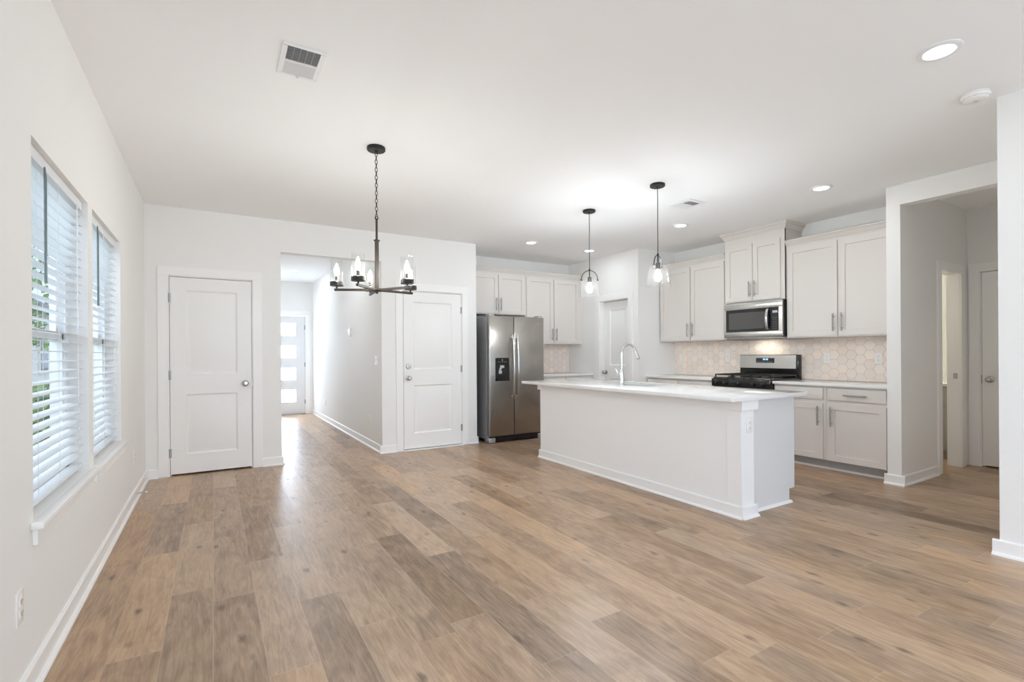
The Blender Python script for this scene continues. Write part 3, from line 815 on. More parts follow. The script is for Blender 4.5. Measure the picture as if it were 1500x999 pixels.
# end panel with toe notch at the working side
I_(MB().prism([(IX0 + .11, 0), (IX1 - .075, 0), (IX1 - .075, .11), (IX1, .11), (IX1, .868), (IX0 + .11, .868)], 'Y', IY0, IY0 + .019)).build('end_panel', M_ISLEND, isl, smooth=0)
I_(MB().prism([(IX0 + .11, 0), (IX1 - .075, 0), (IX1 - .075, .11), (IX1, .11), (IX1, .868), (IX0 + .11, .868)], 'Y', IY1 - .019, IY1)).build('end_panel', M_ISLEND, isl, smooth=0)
PX1 = IX0 + .148; PY0 = 2.236
post = I_(MB().box(IX0 - .004, PX1, PY0, 2.36, 0, .868, .002, 1)).build('corner_post', M_ISL, isl)
I_(MB().box(IX0 - .018, PX1 + .034, PY0 - .016, 2.37, .795, .869, .002, 1)).build('post_cap', M_ISL, post)
I_(MB().box(IX0 - .012, IX0, 2.34, IY1 - .001, .800, .868)).build('frieze_board', M_ISL, isl, smooth=0)
I_(MB().box(IX0 - .018, IX0 + .10, IY1 - .05, IY1 + .034, .800, .869, .002, 1)).build('post_cap', M_ISL, isl)
mb = base_run(MB(), (IX0 - .003, PY0), (IX0 - .003, IY1), (-1, 0), ext0=BT + .001, ext1=BT); base_run(mb, (IX0, PY0), (PX1, PY0), (0, -1), ext0=BT + .0, ext1=BT + .012)
mb.box(PX1, PX1 + .012, PY0 - BT, IY0 + .002, 0, BH)
for q in range(1):
    pr = [(-.019, 0), (0, 0), (0, .018), (-.006, .016), (-.014, .009)]
    mb.prism([(IY0 + a_ , b_) for a_, b_ in pr], 'X', PX1 + .012, IX1 - .055)
I_(mb).build('baseboard', M_TRIM, isl, smooth=0)
# cabinets on the working side
I_(MB().box(IX0 + .11, IX1 - .02, IY0 + .019, 3.40, .106, .866).box(IX0 + .11, IX1 - .02, 4.18, IY1 - .019, .106, .866).box(IX0 + .11, IX1 - .02, 3.40, 4.18, .106, .62).box(IX0 + .11, IX1 - .08, IY0 + .019, IY1 - .019, 0, .107)).build('cabinet_body', M_CAB, isl, smooth=0)
for (ya, yb) in ((2.33, 2.94), (2.96, 3.37), (3.39, 3.78), (3.80, 4.19), (4.21, 4.82)):
    mb = MB().slab(0, yb - ya, .115, .70, -.02, 0, [(.058, yb - ya - .058, .173, .642)], SHK)
    for v in mb.bm.verts: v.co = Vector((IX1 - .02 - v.co.y, ya + v.co.x, v.co.z))
    I_(mb).build('door', M_CAB, isl)
    I_(MB().box(IX1 - .02, IX1, ya, yb, .725, .855, .003, 1)).build('drawer', M_CAB, isl)
# worktop with the sink cut-out
TX0, TX1, TY0, TY1 = 3.148, 4.135, 2.200, 5.000
SX0, SX1, SY0, SY1 = 3.60, 3.985, 3.42, 4.16
mb = MB(); z0, z1 = .869, .900
def ring(mb, o, i, z0, z1):
    (a, b, c, d), (e, f, g, h) = o, i
    O = [(a, c), (b, c), (b, d), (a, d)]; N = [(e, g), (f, g), (f, h), (e, h)]
    vo = {z: [mb.bm.verts.new((*p, z)) for p in O] for z in (z0, z1)}; vi = {z: [mb.bm.verts.new((*p, z)) for p in N] for z in (z0, z1)}
    for k in range(4):
        l = (k + 1) % 4
        mb.bm.faces.new((vo[z1][k], vo[z1][l], vi[z1][l], vi[z1][k])); mb.bm.faces.new((vo[z0][l], vo[z0][k], vi[z0][k], vi[z0][l]))
        mb.bm.faces.new((vo[z0][k], vo[z0][l], vo[z1][l], vo[z1][k])); mb.bm.faces.new((vi[z0][l], vi[z0][k], vi[z1][k], vi[z1][l]))
    return [e for k in range(4) for e in vo[z1][k].link_edges if e.other_vert(vo[z1][k]) in vo[z1] + vo[z0]] + [e for k in range(4) for e in vo[z0][k].link_edges if e.other_vert(vo[z0][k]) in vo[z0]]
es = ring(mb, (TX0, TX1, TY0, TY1), (SX0, SX1, SY0, SY1), z0, z1)
bmesh.ops.bevel(mb.bm, geom=list(set(es)), offset=.004, segments=2, profile=.5, affect='EDGES')
I_(mb).build('countertop', M_QUARTZ, isl)
plate('white outlet on the corner post of the island', ((IX0 + PX1) / 2 + .012, PY0, .685), 0, w=.070)
# sink
hx, hy = (SX1 - SX0) / 2 + .008, (SY1 - SY0) / 2 + .008
mb = MB(); tp = .209
A = [(-hx, -hy), (hx, -hy), (hx, hy), (-hx, hy)]; B = [(p[0] * .93, p[1] * .96) for p in A]
def loopz(pts, z): return [mb.bm.verts.new((*p, z)) for p in pts]
o1, o0 = loopz(A, tp), loopz(B, .008); q1, q0 = loopz([(p[0] * 1.012, p[1] * 1.008) for p in A], tp), loopz([(p[0] * 1.012, p[1] * 1.008) for p in B], 0)
for k in range(4):
    l = (k + 1) % 4
    mb.bm.faces.new((o0[k], o0[l], o1[l], o1[k])); mb.bm.faces.new((q0[l], q0[k], q1[k], q1[l])); mb.bm.faces.new((o1[k], o1[l], q1[l], q1[k]))
mb.bm.faces.new(o0); mb.bm.faces.new(q0[::-1])
def S_(mb):
    for v in mb.bm.verts: v.co += Vector(((SX0 + SX1) / 2, (SY0 + SY1) / 2, .66))
    return I_(mb)
snk = S_(mb).build('sink_basin', M_STEEL, isl, smooth=0)
S_(MB().lathe([(0, .009), (.042, .009), (.042, .013), (.030, .012), (.026, .009)], (0, 0, 0), 'Z', 24)).build('drain', M_CHROME, snk)
# faucet
fa = thing('kitchen_faucet', 'chrome gooseneck pull-down faucet standing on the island top', 'faucet', (3.50, 3.675, .900))
MB().lathe([(0, 0), (.029, 0), (.029, .006), (.026, .012), (.025, .05), (.024, .10), (.019, .155), (.0145, .172), (0, .173)], (0, 0, 0), 'Z', 28).build('body', M_CHROME, fa)
pts = [(0, 0, .165), (0, 0, .27), (0, 0, .315)]
for k in range(1, 13):
    a = PI - k / 12 * R(160); pts.append((.098 + .098 * math.cos(a), 0, .315 + .098 * math.sin(a)))
MB().tube(pts, .0125, 16).build('spout', M_CHROME, fa)
e = Vector(pts[-1]); dvec = (Vector(pts[-1]) - Vector(pts[-2])).normalized()
hd = MB().cyl(e, e + dvec * .018, .0135, .0150, 18).cyl(e + dvec * .018, e + dvec * .085, .0155, .0175, 18).build('spray_head', M_CHROME, fa)
MB().cyl(e + dvec * .084, e + dvec * .092, .0165, .0160, 18).build('nozzle', M_BLKPL, hd)
lv = MB().cyl((0, .018, .105), (0, .050, .108), .013, .013, 16).build('lever_hub', M_CHROME, fa)
MB().tube([(0, .046, .108), (-.012, .056, .140), (-.022, .062, .165)], [.006, .0055, .005], 10).build('lever', M_CHROME, lv)

# ------------------------------------------------------------------ refrigerator
FX0, FX1, FYF = 3.205, 4.105, 5.905
fr = thing('refrigerator', 'stainless side by side refrigerator with dispenser', 'refrigerator', (FX0, FYF, 0))
W_ = FX1 - FX0; SP = .395
MB().box(.004, W_ - .004, .075, .84, .045, 1.742, .004, 1).build('body', M_GRAYM, fr)
MB().box(.02, W_ - .02, .03, .10, .022, .088).build('base_grille', M_BLKPL, fr)
for x in (.0, W_ - .10): MB().box(x, x + .10, .015, .16, .004, .074, .012, 2).build('roller_foot', M_GRAYM, fr)
for x in (.01, W_ - .09): MB().box(x, x + .08, .02, .13, 1.742, 1.772, .006, 2).build('hinge_cover', M_GRAYM, fr)
ld = MB().box(.0, SP - .004, 0, .066, .095, 1.748, .010, 3).build('freezer_door', M_STEELD, fr)
rd = MB().box(SP + .004, W_, 0, .066, .095, 1.748, .010, 3).build('fridge_door', M_STEELD, fr)
MB().box(.006, W_ - .006, .064, .078, .10, 1.742).build('gasket', M_BLKPL, fr)
def bow(x, name_parent):
    pts = []
    for k in range(17):
        u = k / 16; z = .605 + u * .885; y = -.016 - .052 * math.sin(PI * u) ** .55
        pts.append((x, y, z))
    mb = MB()
    # flattened bar
    wv = .0135
    rows = []
    for i, p in enumerate(pts):
        d = Vector(pts[min(i + 1, 16)]) - Vector(pts[max(i - 1, 0)]); d.normalize(); nv = Vector((0, -d.z, d.y))
        row = []
        for k in range(10):
            a = 2 * PI * k / 10; row.append(mb.bm.verts.new(Vector(p) + Vector((1, 0, 0)) * math.cos(a) * wv + nv * math.sin(a) * .009))
        rows.append(row)
    for A_, B_ in zip(rows, rows[1:]):
        for k in range(10): mb.bm.faces.new((A_[k], A_[(k + 1) % 10], B_[(k + 1) % 10], B_[k]))
    mb.bm.faces.new(rows[0][::-1]); mb.bm.faces.new(rows[-1])
    mb.box(x - .012, x + .012, -.020, .004, .605, .650, .004, 1); mb.box(x - .012, x + .012, -.020, .004, 1.445, 1.490, .004, 1)
    return mb.build('handle', M_STEEL, name_parent)
bow(SP - .036, ld); bow(SP + .036, rd)
# dispenser: frame, dark recess, paddle, buttons
dx0, dx1, dz0, dz1 = .092, .310, .852, 1.170
dp = MB().box(dx0, dx1, -.006, .004, 1.070, dz1, .004, 1).box(dx0, dx0 + .020, -.006, .004, dz0, 1.072).box(dx1 - .020, dx1, -.006, .004, dz0, 1.072).box(dx0, dx1, -.006, .004, dz0, dz0 + .030, .003, 1).box(dx0 + .015, dx1 - .015, -.001, .001, dz0 + .02, 1.075).build('dispenser', M_BLKPL, ld)
MB().box(.160, .228, -.014, -.003, 1.030, 1.066, .004, 1).box(.140, .190, -.012, -.003, .950, .998, .003, 1).prism([(.150, 1.030), (.190, 1.030), (.175, 1.005), (.150, 1.005)], 'Y', -.012, -.003).build('dispenser_paddle', mat('paddle_gray', (.46, .46, .47), .35), ld)
mb = MB()
for k in range(5): mb.box(.130 + k * .030, .146 + k * .030, -.0068, -.005, 1.112, 1.118)
mb.lathe([(0, -.0066), (.010, -.0066), (.010, -.0050)], (.200, 0, 1.140), 'Y', 16); mb.build('dispenser_buttons', mat('button_gray', (.25, .26, .27), .4), ld)
MB().box(W_ - .135, W_ - .060, -.0016, .002, 1.640, 1.650).lathe([(.012, -.0016), (.012, .001)], (W_ - .098, 0, 1.664), 'Y', 20).lathe([(0, -.0016), (.009, -.0016)], (W_ - .098, 0, 1.664), 'Y', 20).build('badge', M_CHROME, rd)

# ------------------------------------------------------------------ microwave
MX = 5.618
mw = thing('microwave', 'stainless over-range microwave under the tall cabinet', 'microwave', (MX, 4.030, 1.412), -PI / 2)
Wm, Hm = 4.030 - 3.268, .424
MB().box(.0, Wm, .024, XR - MX - .012, 0, Hm, .002, 1).build('body', M_BLKPL, mw)
cx = .615     # split between door and control column
f = MB().box(.0, Wm, 0, .026, Hm - .082, Hm, .004, 2).box(0, Wm, 0, .026, 0, .066, .004, 2).box(0, .030, 0, .026, .06, Hm - .08).box(Wm - .044, Wm, 0, .026, .06, Hm - .08).build('front_frame', M_STEEL, mw)
MB().box(cx - .001, cx + .001, -.0008, .002, 0, .066).box(cx - .001, cx + .001, -.0008, .002, Hm - .082, Hm).build('door_seam', M_SLOT, f)
dr = MB().box(.030, cx, .002, .024, .064, Hm - .080).build('door', M_BLKGL, mw)
MB().box(.070, cx - .070, .0005, .003, .100, Hm - .120, .001, 1).build('door_window', mat('mesh_glass', (.085, .082, .078), .10), dr)
pts = [(cx - .030, -.004 - .034 * math.sin(PI * k / 12) ** .6, .082 + (Hm - .178) * k / 12) for k in range(13)]
mb = MB(); rows = []
for p in pts: rows.append([mb.bm.verts.new(Vector(p) + Vector((math.cos(2 * PI * k / 10) * .016, math.sin(2 * PI * k / 10) * .006, 0))) for k in range(10)])
for A_, B_ in zip(rows, rows[1:]):
    for k in range(10): mb.bm.faces.new((A_[k], A_[(k + 1) % 10], B_[(k + 1) % 10], B_[k]))
mb.bm.faces.new(rows[0][::-1]); mb.bm.faces.new(rows[-1]); mb.build('handle', M_STEEL, dr)
cp = MB().box(cx + .001, Wm - .044, .002, .024, .064, Hm - .080).build('control_panel', M_BLKPL, mw)
MB().box(cx + .028, Wm - .058, .0008, .003, Hm - .150, Hm - .122).build('display', M_LEDGR, cp)
mb = MB()
for r_ in range(7):
    for c_ in range(3): mb.box(cx + .030 + c_ * .020, cx + .041 + c_ * .020, .001, .003, .085 + r_ * .022, .091 + r_ * .022)
mb.build('keypad', mat('key_gray', (.20, .20, .20), .4), cp)
MB().box(.02, Wm - .02, .03, XR - MX - .05, -.014, 0).build('vent_underside', M_HINGE, mw)
area('microwave_task_light', (Wm / 2 - .02, .24, -.018), (0, 0, 0), .26, .08, .9, (1, .84, .62), parent=mw)

# ------------------------------------------------------------------ range
rg = thing('gas_range', 'stainless gas range with black cooktop in the kitchen wall', 'range', (5.36, 4.030, 0), -PI / 2)
Wr = 4.030 - 3.260; DR = XR - 5.36 - .011
MB().box(.003, Wr - .003, .040, DR, .03, .895, .002, 1).build('body', M_BLKPL, rg)
MB().box(.0, Wr, .035, DR - .06, .893, .918, .006, 2).build('cooktop', M_ENAMEL, rg)
MB().box(.0, Wr, .0, .045, .805, .905, .010, 2).build('control_panel', M_ENAMEL, rg)
for k, x in enumerate((.085, .20, .385, .57, .685)):
    kb = MB().lathe([(0, .002), (.026, .002), (.026, -.006), (.020, -.010), (.018, -.030), (.014, -.034), (0, -.034)], (x, 0, .852), 'Y', 20).build('knob', M_BLKPL, rg)
    MB().box(x - .0015, x + .0015, -.0352, -.030, .852, .870).build('pointer', M_CHROME, kb)
od = MB().box(.006, Wr - .006, .010, .045, .215, .795, .006, 2).build('oven_door', M_STEEL, rg)
MB().box(.10, Wr - .10, .0075, .012, .33, .66, .004, 1).build('door_window', M_BLKGL, od)
MB().cyl((.06, -.035, .745), (Wr - .06, -.035, .745), .011, seg=14).cyl((.09, -.035, .745), (.09, .012, .745), .008, seg=10).cyl((Wr - .09, -.035, .745), (Wr - .09, .012, .745), .008, seg=10).build('handle', M_STEEL, od)
MB().box(.006, Wr - .006, .012, .045, .040, .205, .006, 2).build('storage_drawer', M_STEEL, rg)
for x in (.06, Wr - .09): MB().box(x, x + .03, .09, .12, 0, .031).build('foot', M_BLKPL, rg)
# burners and grates
for (x, y) in ((.17, .17), (.17, .43), (.385, .30), (.60, .17), (.60, .43)):
    b_ = MB().lathe([(.05, .917), (.05, .924), (.038, .928), (.038, .932), (0, .934)], (x, y, 0), 'Z', 20).build('burner', M_CASTIR, rg)
for (a, b) in ((.02, .262), (.268, .502), (.508, .75)):
    mb = MB(); zt = .958; y0, y1 = .045, .575
    for x in (a, b): mb.box(x - .006 if x == b else x, x if x == b else x + .006 + .006, y0, y1, zt - .016, zt)
    for y in (y0, (y0 + y1) / 2 - .005, y1 - .012): mb.box(a, b, y, y + .011, zt - .016, zt)
    mb.box((a + b) / 2 - .005, (a + b) / 2 + .005, y0, y1, zt - .016, zt)
    for x in (a, b - .012):
        for y in (y0, y1 - .012): mb.box(x, x + .012, y, y + .012, .917, zt - .01)
    mb.build('grate', M_CASTIR, rg)
# backguard
BGY = 5.94 - 5.36
bgp = MB().box(.003, Wr - .003, BGY + .004, DR, .895, 1.193, .004, 2).build('backguard', M_ENAMEL, rg)
mb = MB(); pf = MB().prism([(BGY + .006, 1.022), (BGY - .014, 1.026), (BGY - .004, 1.186), (BGY + .010, 1.190)], 'X', .012, Wr - .030)
pf.build('backguard_panel', M_STEEL, bgp)
def on_panel(x0, x1, z0, z1, o, m, nm, par):
    yy = lambda z: BGY - .014 + (z - 1.026) / .16 * .010 - o
    return MB().face([(x0, yy(z0), z0), (x1, yy(z0), z0), (x1, yy(z1), z1), (x0, yy(z1), z1)])
mb = MB()
yy = lambda z: BGY - .014 + (z - 1.026) / .16 * .010
mb.prism([(yy(1.092) + .002, 1.092), (yy(1.092) - .0025, 1.092), (yy(1.152) - .0025, 1.152), (yy(1.152) + .002, 1.152)], 'X', .235, .475); ds = mb.build('display_panel', M_BLKGL, bgp)
mb = MB()
for x in (.330, .346, .368, .384): mb.box(x, x + .010, yy(1.135) - .0040, yy(1.135) - .002, 1.126, 1.144)
mb.build('clock_digits', M_BLUE, ds)
mb = MB()
for k in range(8): mb.box(.250 + k * .027, .262 + k * .027, yy(1.105) - .0038, yy(1.105) - .002, 1.102, 1.108)
mb.build('touch_keys', mat('key_pale', (.30, .30, .30), .4), ds)

# ------------------------------------------------------------------ chandelier
ch = thing('chandelier', 'black five arm chandelier with clear glass cylinder shades', 'chandelier', (1.025, 3.604, H))
zz = lambda z: z - H
MB().lathe([(0, 0), (.064, 0), (.066, -.004), (.066, -.020), (.062, -.025), (.012, -.027), (.010, -.040), (0, -.041)], (0, 0, 0), 'Z', 36).build('canopy', M_BLACK, ch)
mb = MB(); z = zz(2.708); k = 0; LK = .036
while z > zz(2.235):
    pts = []
    for i in range(14):
        a = 2 * PI * i / 14; u = math.cos(a) * .0085; v = math.sin(a) * (LK / 2 - .001)
        pts.append((u if k % 2 == 0 else .0, 0 if k % 2 == 0 else u, z - LK / 2 + v))
    mb.tube(pts, .0024, 6, True); z -= LK - .0075; k += 1
mb.tube([(.011 * math.cos(2 * PI * i / 16), 0, zz(2.224) + .013 * math.sin(2 * PI * i / 16)) for i in range(16)], .003, 6, True)
mb.build('chain', M_BLACK, ch)
MB().cyl((0, 0, zz(2.214)), (0, 0, zz(2.05)), .008, seg=16).lathe([(0, zz(2.062)), (.022, zz(2.062)), (.022, zz(2.054)), (.0, zz(2.052))], (0, 0, 0), 'Z', 24).box(-.0125, .0125, -.0125, .0125, zz(1.690), zz(2.055), .002, 1).lathe([(0, zz(1.668)), (.009, zz(1.670)), (.010, zz(1.684)), (.016, zz(1.690))], (0, 0, 0), 'Z', 16).build('stem', M_BRONZE, ch)
ZA = zz(1.696)
for k in range(5):
    a = R(12.5 + 72 * k)
    arm = MB().box(.008, .300, -.0085, .0085, -.0085, .0085, .0015, 1).cyl((.012, 0, 0), (.032, 0, 0), .012, seg=14).build('arm', M_BRONZE, ch)
    arm.location = (0, 0, ZA); arm.rotation_euler = (0, 0, a)
    ax = .283
    MB().cyl((ax, 0, .006), (ax, 0, .030), .006, seg=12).lathe([(0, .026), (.045, .026), (.047, .028), (.047, .055), (.044, .057), (.044, .034), (0, .034)], (ax, 0, 0), 'Z', 32).build('cup', M_BLACK, arm)
    MB().cyl((ax, 0, .034), (ax, 0, .100), .0105, seg=16).build('candle_tube', mat('candle_bronze', (.12, .085, .06), .5, .3), arm)
    MB().lathe([(0, .100), (.009, .101), (.012, .112), (.0165, .130), (.0165, .145), (.011, .165), (.005, .182), (0, .190)], (ax, 0, 0), 'Z', 20).build('bulb', M_BULB, arm)
    MB().lathe([(.0425, .056), (.0425, .215), (.0400, .215), (.0400, .056)], (ax, 0, 0), 'Z', 40).build('glass_shade', M_SHADE, arm)

# ------------------------------------------------------------------ island pendants
def pendant(label, loc, yoke_dir):
    p = thing('pendant_light', label, 'pendant light', loc, 0, 'glass pendants above the island')
    MB().lathe([(0, 0), (.064, 0), (.066, -.003), (.066, -.020), (.061, -.024), (.010, -.025), (.009, -.034), (0, -.035)], (0, 0, 0), 'Z', 32).build('canopy', M_BLACK, p)
    MB().tube([(.034, .012, -.024), (.034, .012, -.030)], .004, 8).tube([(-.034, -.012, -.024), (-.034, -.012, -.030)], .004, 8).build('canopy_screw', M_BLACK, p)
    zt = 2.105 - H
    MB().tube([(0, 0, -.03), (.003, .001, -.20), (-.002, -.001, -.38), (.001, 0, -.55), (0, 0, zt)], .0032, 8).build('cord', M_BLACK, p)
    MB().cyl((0, 0, zt + .012), (0, 0, zt - .010), .0085, seg=14).cyl((0, 0, zt - .01), (0, 0, zt - .075), .0055, seg=12).build('stem', M_BLACK, p)
    c, s = math.cos(yoke_dir), math.sin(yoke_dir); pts = []
    for k in range(21):
        a = PI * k / 20; r = .086; x = r * math.cos(a); z = zt - .104 + .100 * math.sin(a) ** .9
        pts.append((x * c, x * s, z))
    yk = MB().tube(pts, .0042, 10).build('yoke', M_BLACK, p)
    for e in (pts[0], pts[-1]):
        MB().cyl((e[0] * .90, e[1] * .90, e[2] - .002), (e[0] * 1.09, e[1] * 1.09, e[2] - .002), .0065, seg=12).build('thumb_screw', M_BLACK, yk)
    z0 = zt - .078
    MB().lathe([(0, z0 + .004), (.020, z0 + .004), (.021, z0), (.021, z0 - .052), (.017, z0 - .056), (0, z0 - .056)], (0, 0, 0), 'Z', 24).build('socket', mat('socket_bronze', (.10, .085, .07), .4, .6), p)
    MB().lathe([(0, z0 - .056), (.013, z0 - .058), (.016, z0 - .075), (.028, z0 - .100), (.032, z0 - .122), (.028, z0 - .142), (.016, z0 - .156), (0, z0 - .160)], (0, 0, 0), 'Z', 24).build('bulb', M_BULBP, p)
    g0 = 2.018 - H; g1 = 1.828 - H
    MB().lathe([(.078, g0), (.107, g1), (.109, g1 - .002), (.107, g1 + .004), (.1035, g1 + .002), (.075, g0), (.078, g0)], (0, 0, 0), 'Z', 48).build('glass_shade', M_SHADEP, p)
    return p
pendant('clear glass pendant above the island end nearer the camera', (3.424, 3.124, H), R(-31 + 50))
pendant('clear glass pendant above the island end nearer the refrigerator', (3.413, 4.056, H), R(-31))

# ------------------------------------------------------------------ ceiling fittings
def recessed(label, x, y, power=P_CAN, r=.093):
    t = thing('recessed_light', label, 'recessed light', (x, y, H), 0, 'recessed ceiling lights')
    MB().lathe([(r, 0), (r, -.004), (r - .006, -.008), (r - .026, -.010), (r - .030, -.006), (r - .030, .0)], (0, 0, 0), 'Z', 40).build('trim_ring', M_VENT, t)
    MB().lathe([(r - .030, -.004), (0, -.005)], (0, 0, 0), 'Z', 40).build('lens', M_LENS, t)
    l = area('lamp', (0, 0, -.012), (0, 0, 0), .11, .11, power, (1, .95, .88), 'DISK', parent=t)
    l['label'] = 'lamp light'
    return t
for lab, x, y in (('recessed ceiling light largest and nearest, upper right', 3.142, 1.016), ('recessed ceiling light in front of the right upper cabinets', 4.812, 2.427),
                  ('recessed ceiling light left of the tall microwave cabinet', 4.761, 3.99), ('recessed ceiling light behind the farther pendant cord', 4.746, 5.645),
                  ('recessed ceiling light in front of the refrigerator', 3.706, 5.619), ('recessed ceiling light inside the entry hall', 1.238, 9.642), ('unseen recessed ceiling light added in the hall behind the header', 1.238, 7.2)):  # last hall light is an added fill, hidden by the header
    recessed(lab, x, y, 4 if y > 7 else P_CAN)
def vent(label, x, y, w, d, nslat, b=.024):
    t = thing('ceiling_vent', label, 'vent', (x, y, H), 0, 'ceiling air vents')
    MB().box(-w / 2 + .02, w / 2 - .02, -d / 2 + .02, d / 2 - .02, -.003, 0).build('backing', M_VDARK, t)
    MB().box(-w / 2, w / 2, -d / 2, -d / 2 + b, -.007, 0, .003, 1).box(-w / 2, w / 2, d / 2 - b, d / 2, -.007, 0, .003, 1).box(-w / 2, -w / 2 + b, -d / 2 + b, d / 2 - b, -.007, 0).box(w / 2 - b, w / 2, -d / 2 + b, d / 2 - b, -.007, 0).box(-w / 2 + b, w / 2 - b, -.005, .005, -.0085, -.001).build('frame', M_VENT, t)
    mb = MB(); n = nslat
    for half in (-1, 1):
        L_ = d / 2 - b - .005
        for k in range(n):
            yc = half * (.005 + (k + .5) * L_ / n); s = half * .0042; hgt = .0070
            # louvres lean away from the middle bar
            mb.prism([(yc + s - .0005, -.0095), (yc + s + .0006, -.0095), (yc - s + .0006, -.0095 + hgt), (yc - s - .0005, -.0095 + hgt)], 'X', -w / 2 + b, w / 2 - b)
    for k in range(1, 5):
        xx = -w / 2 + b + (w - 2 * b) * k / 5; mb.box(xx - .0008, xx + .0008, -d / 2 + b, d / 2 - b, -.006, -.002)
    mb.build('louvres', M_VENT, t)
    MB().box(-.008, .008, d / 2 - .018, d / 2 - .010, -.016, -.009).build('damper_lever', M_VENT, t)
vent('white ceiling vent nearest the camera, upper left', .395, 2.75, .20, .305, 11)
vent('white ceiling vent over the far side of the island', 4.14, 3.38, .255, .265, 9, .048)
sd = thing('smoke_detector', 'round white smoke detector by the near wall end', 'smoke detector', (3.855, 1.078, H))
MB().lathe([(0, 0), (.062, 0), (.062, -.010), (.060, -.012)], (0, 0, 0), 'Z', 36).build('base', M_PLATE, sd)
MB().lathe([(.066, -.010), (.068, -.014), (.066, -.022), (.056, -.036), (.046, -.042), (0, -.043)], (0, 0, 0), 'Z', 36).build('cover', M_PLATE, sd)
mb = MB()
for k in range(14):
    a0, a1 = 2 * PI * k / 14 + .05, 2 * PI * (k + 1) / 14 - .05
    mb.face([(.0640 * math.cos(a0), .0640 * math.sin(a0), -.0265), (.0640 * math.cos(a1), .0640 * math.sin(a1), -.0265), (.0605 * math.cos(a1), .0605 * math.sin(a1), -.0315), (.0605 * math.cos(a0), .0605 * math.sin(a0), -.0315)])
mb.cyl((0, 0, -.043), (0, 0, -.046), .012, seg=18)
mb.build('sounder_slots', mat('detector_gray', (.68, .68, .68), .5), sd)
# spring door stop on the left baseboard
ds_ = thing('door_stop', 'metal spring door stop on the left baseboard by the closet door', 'door stop', (XL + BT, 5.29, .052), 0)
pts = [(.006 + .055 * k / 90, .0062 * math.cos(k * .9), .0062 * math.sin(k * .9)) for k in range(91)]
MB().tube(pts, .0012, 6).lathe([(0, 0), (.010, 0), (.009, .006), (0, .007)], (0, 0, 0), 'X', 16).build('spring', M_NICK, ds_)
MB().lathe([(0, .060), (.0085, .060), (.0085, .074), (.006, .077), (0, .077)], (0, 0, 0), 'X', 16).build('rubber_tip', M_PLATE, ds_)

# ------------------------------------------------------------------ bathroom glimpse
va = thing('bathroom_vanity', 'bathroom vanity with white top glimpsed through the open doorway', 'vanity', (7.05, 2.20, 0))
MB().box(.0, 1.14, 0, 1.60, .09, .83, .002, 1).box(.06, 1.14, 0, 1.60, 0, .09).build('cabinet', M_VANW, va)
MB().box(-.025, 1.145, -.02, 1.64, .83, .865, .003, 1).box(1.12, 1.145, -.02, 1.64, .865, .96).build('vanity_top', M_QUARTZ, va)
for k in range(3): MB().box(-.018, 0, .02 + k * .53, .51 + k * .53, .60, .80, .003, 1).build('drawer', M_VANW, va); MB().box(-.018, 0, .02 + k * .53, .51 + k * .53, .11, .58, .003, 1).build('door', M_VANW, va)
bl = thing('bathroom_light', 'bathroom ceiling light beyond the side hall doorway', 'ceiling light', (6.9, 2.9, H))
MB().lathe([(.15, 0), (.15, -.02), (.13, -.03), (0, -.07)], (0, 0, 0), 'Z', 32).build('diffuser', M_LENS, bl)
area('bathroom_lamp', (0, 0, -.09), (0, 0, 0), .25, .25, 8, (1, .86, .62), 'DISK', parent=bl)

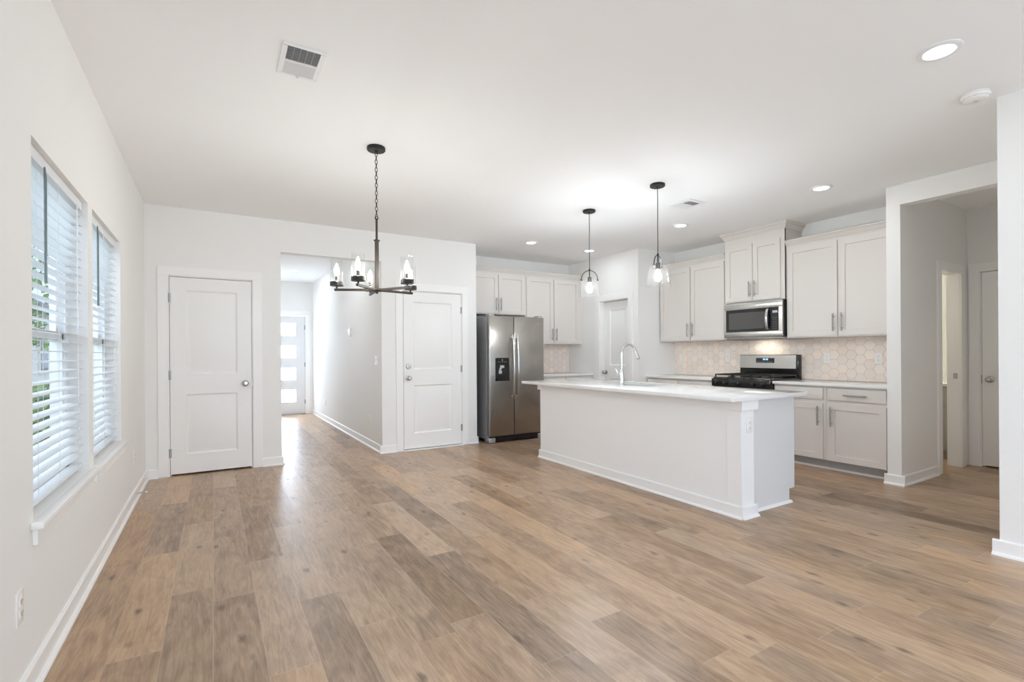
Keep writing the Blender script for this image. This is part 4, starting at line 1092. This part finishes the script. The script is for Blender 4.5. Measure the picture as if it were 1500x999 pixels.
# ------------------------------------------------------------------ outside the windows
tag(MB().box(-60, 60, -40, 90, -.36, -.30).build('lawn', M_GRASS, smooth=0), 'green lawn outside the windows', 'lawn', kind='structure')
tag(MB().box(-.5, 4.2, REAR_Y - 4, REAR_Y - T - .01, -.30, -.03).build('patio', M_BRICK, smooth=0), 'pale concrete patio behind the house', 'patio', kind='structure')
nh = thing('neighbour_house', 'white sided neighbouring house seen between the blind slats', 'house', (-9.5, 22, -.30))
mb = MB().box(-4, 4, -8, 9, 0, 3.2)
for k in range(1, 22): mb.box(4.0, 4.012, -8, 9, k * .15 - .012, k * .15)
for k in range(1, 22): mb.box(-4, 4, -8.012, -8, k * .15 - .012, k * .15)
mb.build('wall', M_SIDING, nh, smooth=0)
MB().prism([(-4.5, 3.15), (4.5, 3.15), (0, 5.4)], 'Y', -8.5, 9.5).build('roof', M_ROOF, nh, smooth=0)
for y in (-5.5, -1.5, 2.5, 6.0):
    f = MB().box(4.0, 4.06, y - .08, y + .98, .9, 2.5).build('window', M_VINYL, nh); MB().box(4.05, 4.07, y, y + .9, .98, 1.66).box(4.05, 4.07, y, y + .9, 1.74, 2.42).build('pane', M_HWIN, f)
for x in (-2.6, 1.2):
    f = MB().box(x - .08, x + .98, -8.06, -8.0, .9, 2.5).build('window', M_VINYL, nh); MB().box(x, x + .9, -8.07, -8.05, .98, 1.66).box(x, x + .9, -8.07, -8.05, 1.74, 2.42).build('pane', M_HWIN, f)
def leafy(name, label, cat, loc, r, h, n, trunk):
    t = thing(name, label, cat, loc, 0, 'garden plants outside the left windows'); rnd = random.Random(int(loc[1] * 10))
    mb = MB()
    for i in range(n):
        u, v, q = rnd.gauss(0, .45), rnd.gauss(0, .45), rnd.uniform(0, 1)
        c = Vector((u * r, v * r, trunk + q * (h - trunk))); d = Vector((rnd.uniform(-1, 1), rnd.uniform(-1, 1), rnd.uniform(-.4, .8))).normalized(); e_ = d.orthogonal().normalized() * .05; l = .16
        mb.face([c - d * l * .5, c + e_, c + d * l * .5, c - e_])
    mb.build('foliage', M_LEAF, t, smooth=0, recalc=False)
    mb = MB(); mb.cyl((0, 0, 0), (.05, .02, trunk + (h - trunk) * .6), .05 if trunk > .4 else .02, .02, 10)
    for k in range(5): a = k * 1.3; mb.cyl((.03, .01, trunk + (h - trunk) * .2), (r * .5 * math.cos(a), r * .5 * math.sin(a), trunk + (h - trunk) * .6), .015, .006, 8)
    mb.build('trunk', M_BARK, t)
leafy('shrub', 'green shrub beyond the nearer left window', 'shrub', (-2.3, 10.4, -.3), .5, .8, 500, .1)
leafy('shrub', 'green shrub farther off beyond the left windows', 'shrub', (-3.4, 15.2, -.3), .6, .9, 500, .1)
leafy('garden_tree', 'leafy green tree on the lawn beyond the nearer window', 'tree', (-3.4, 12.6, -.3), .9, 3.6, 900, 1.6)
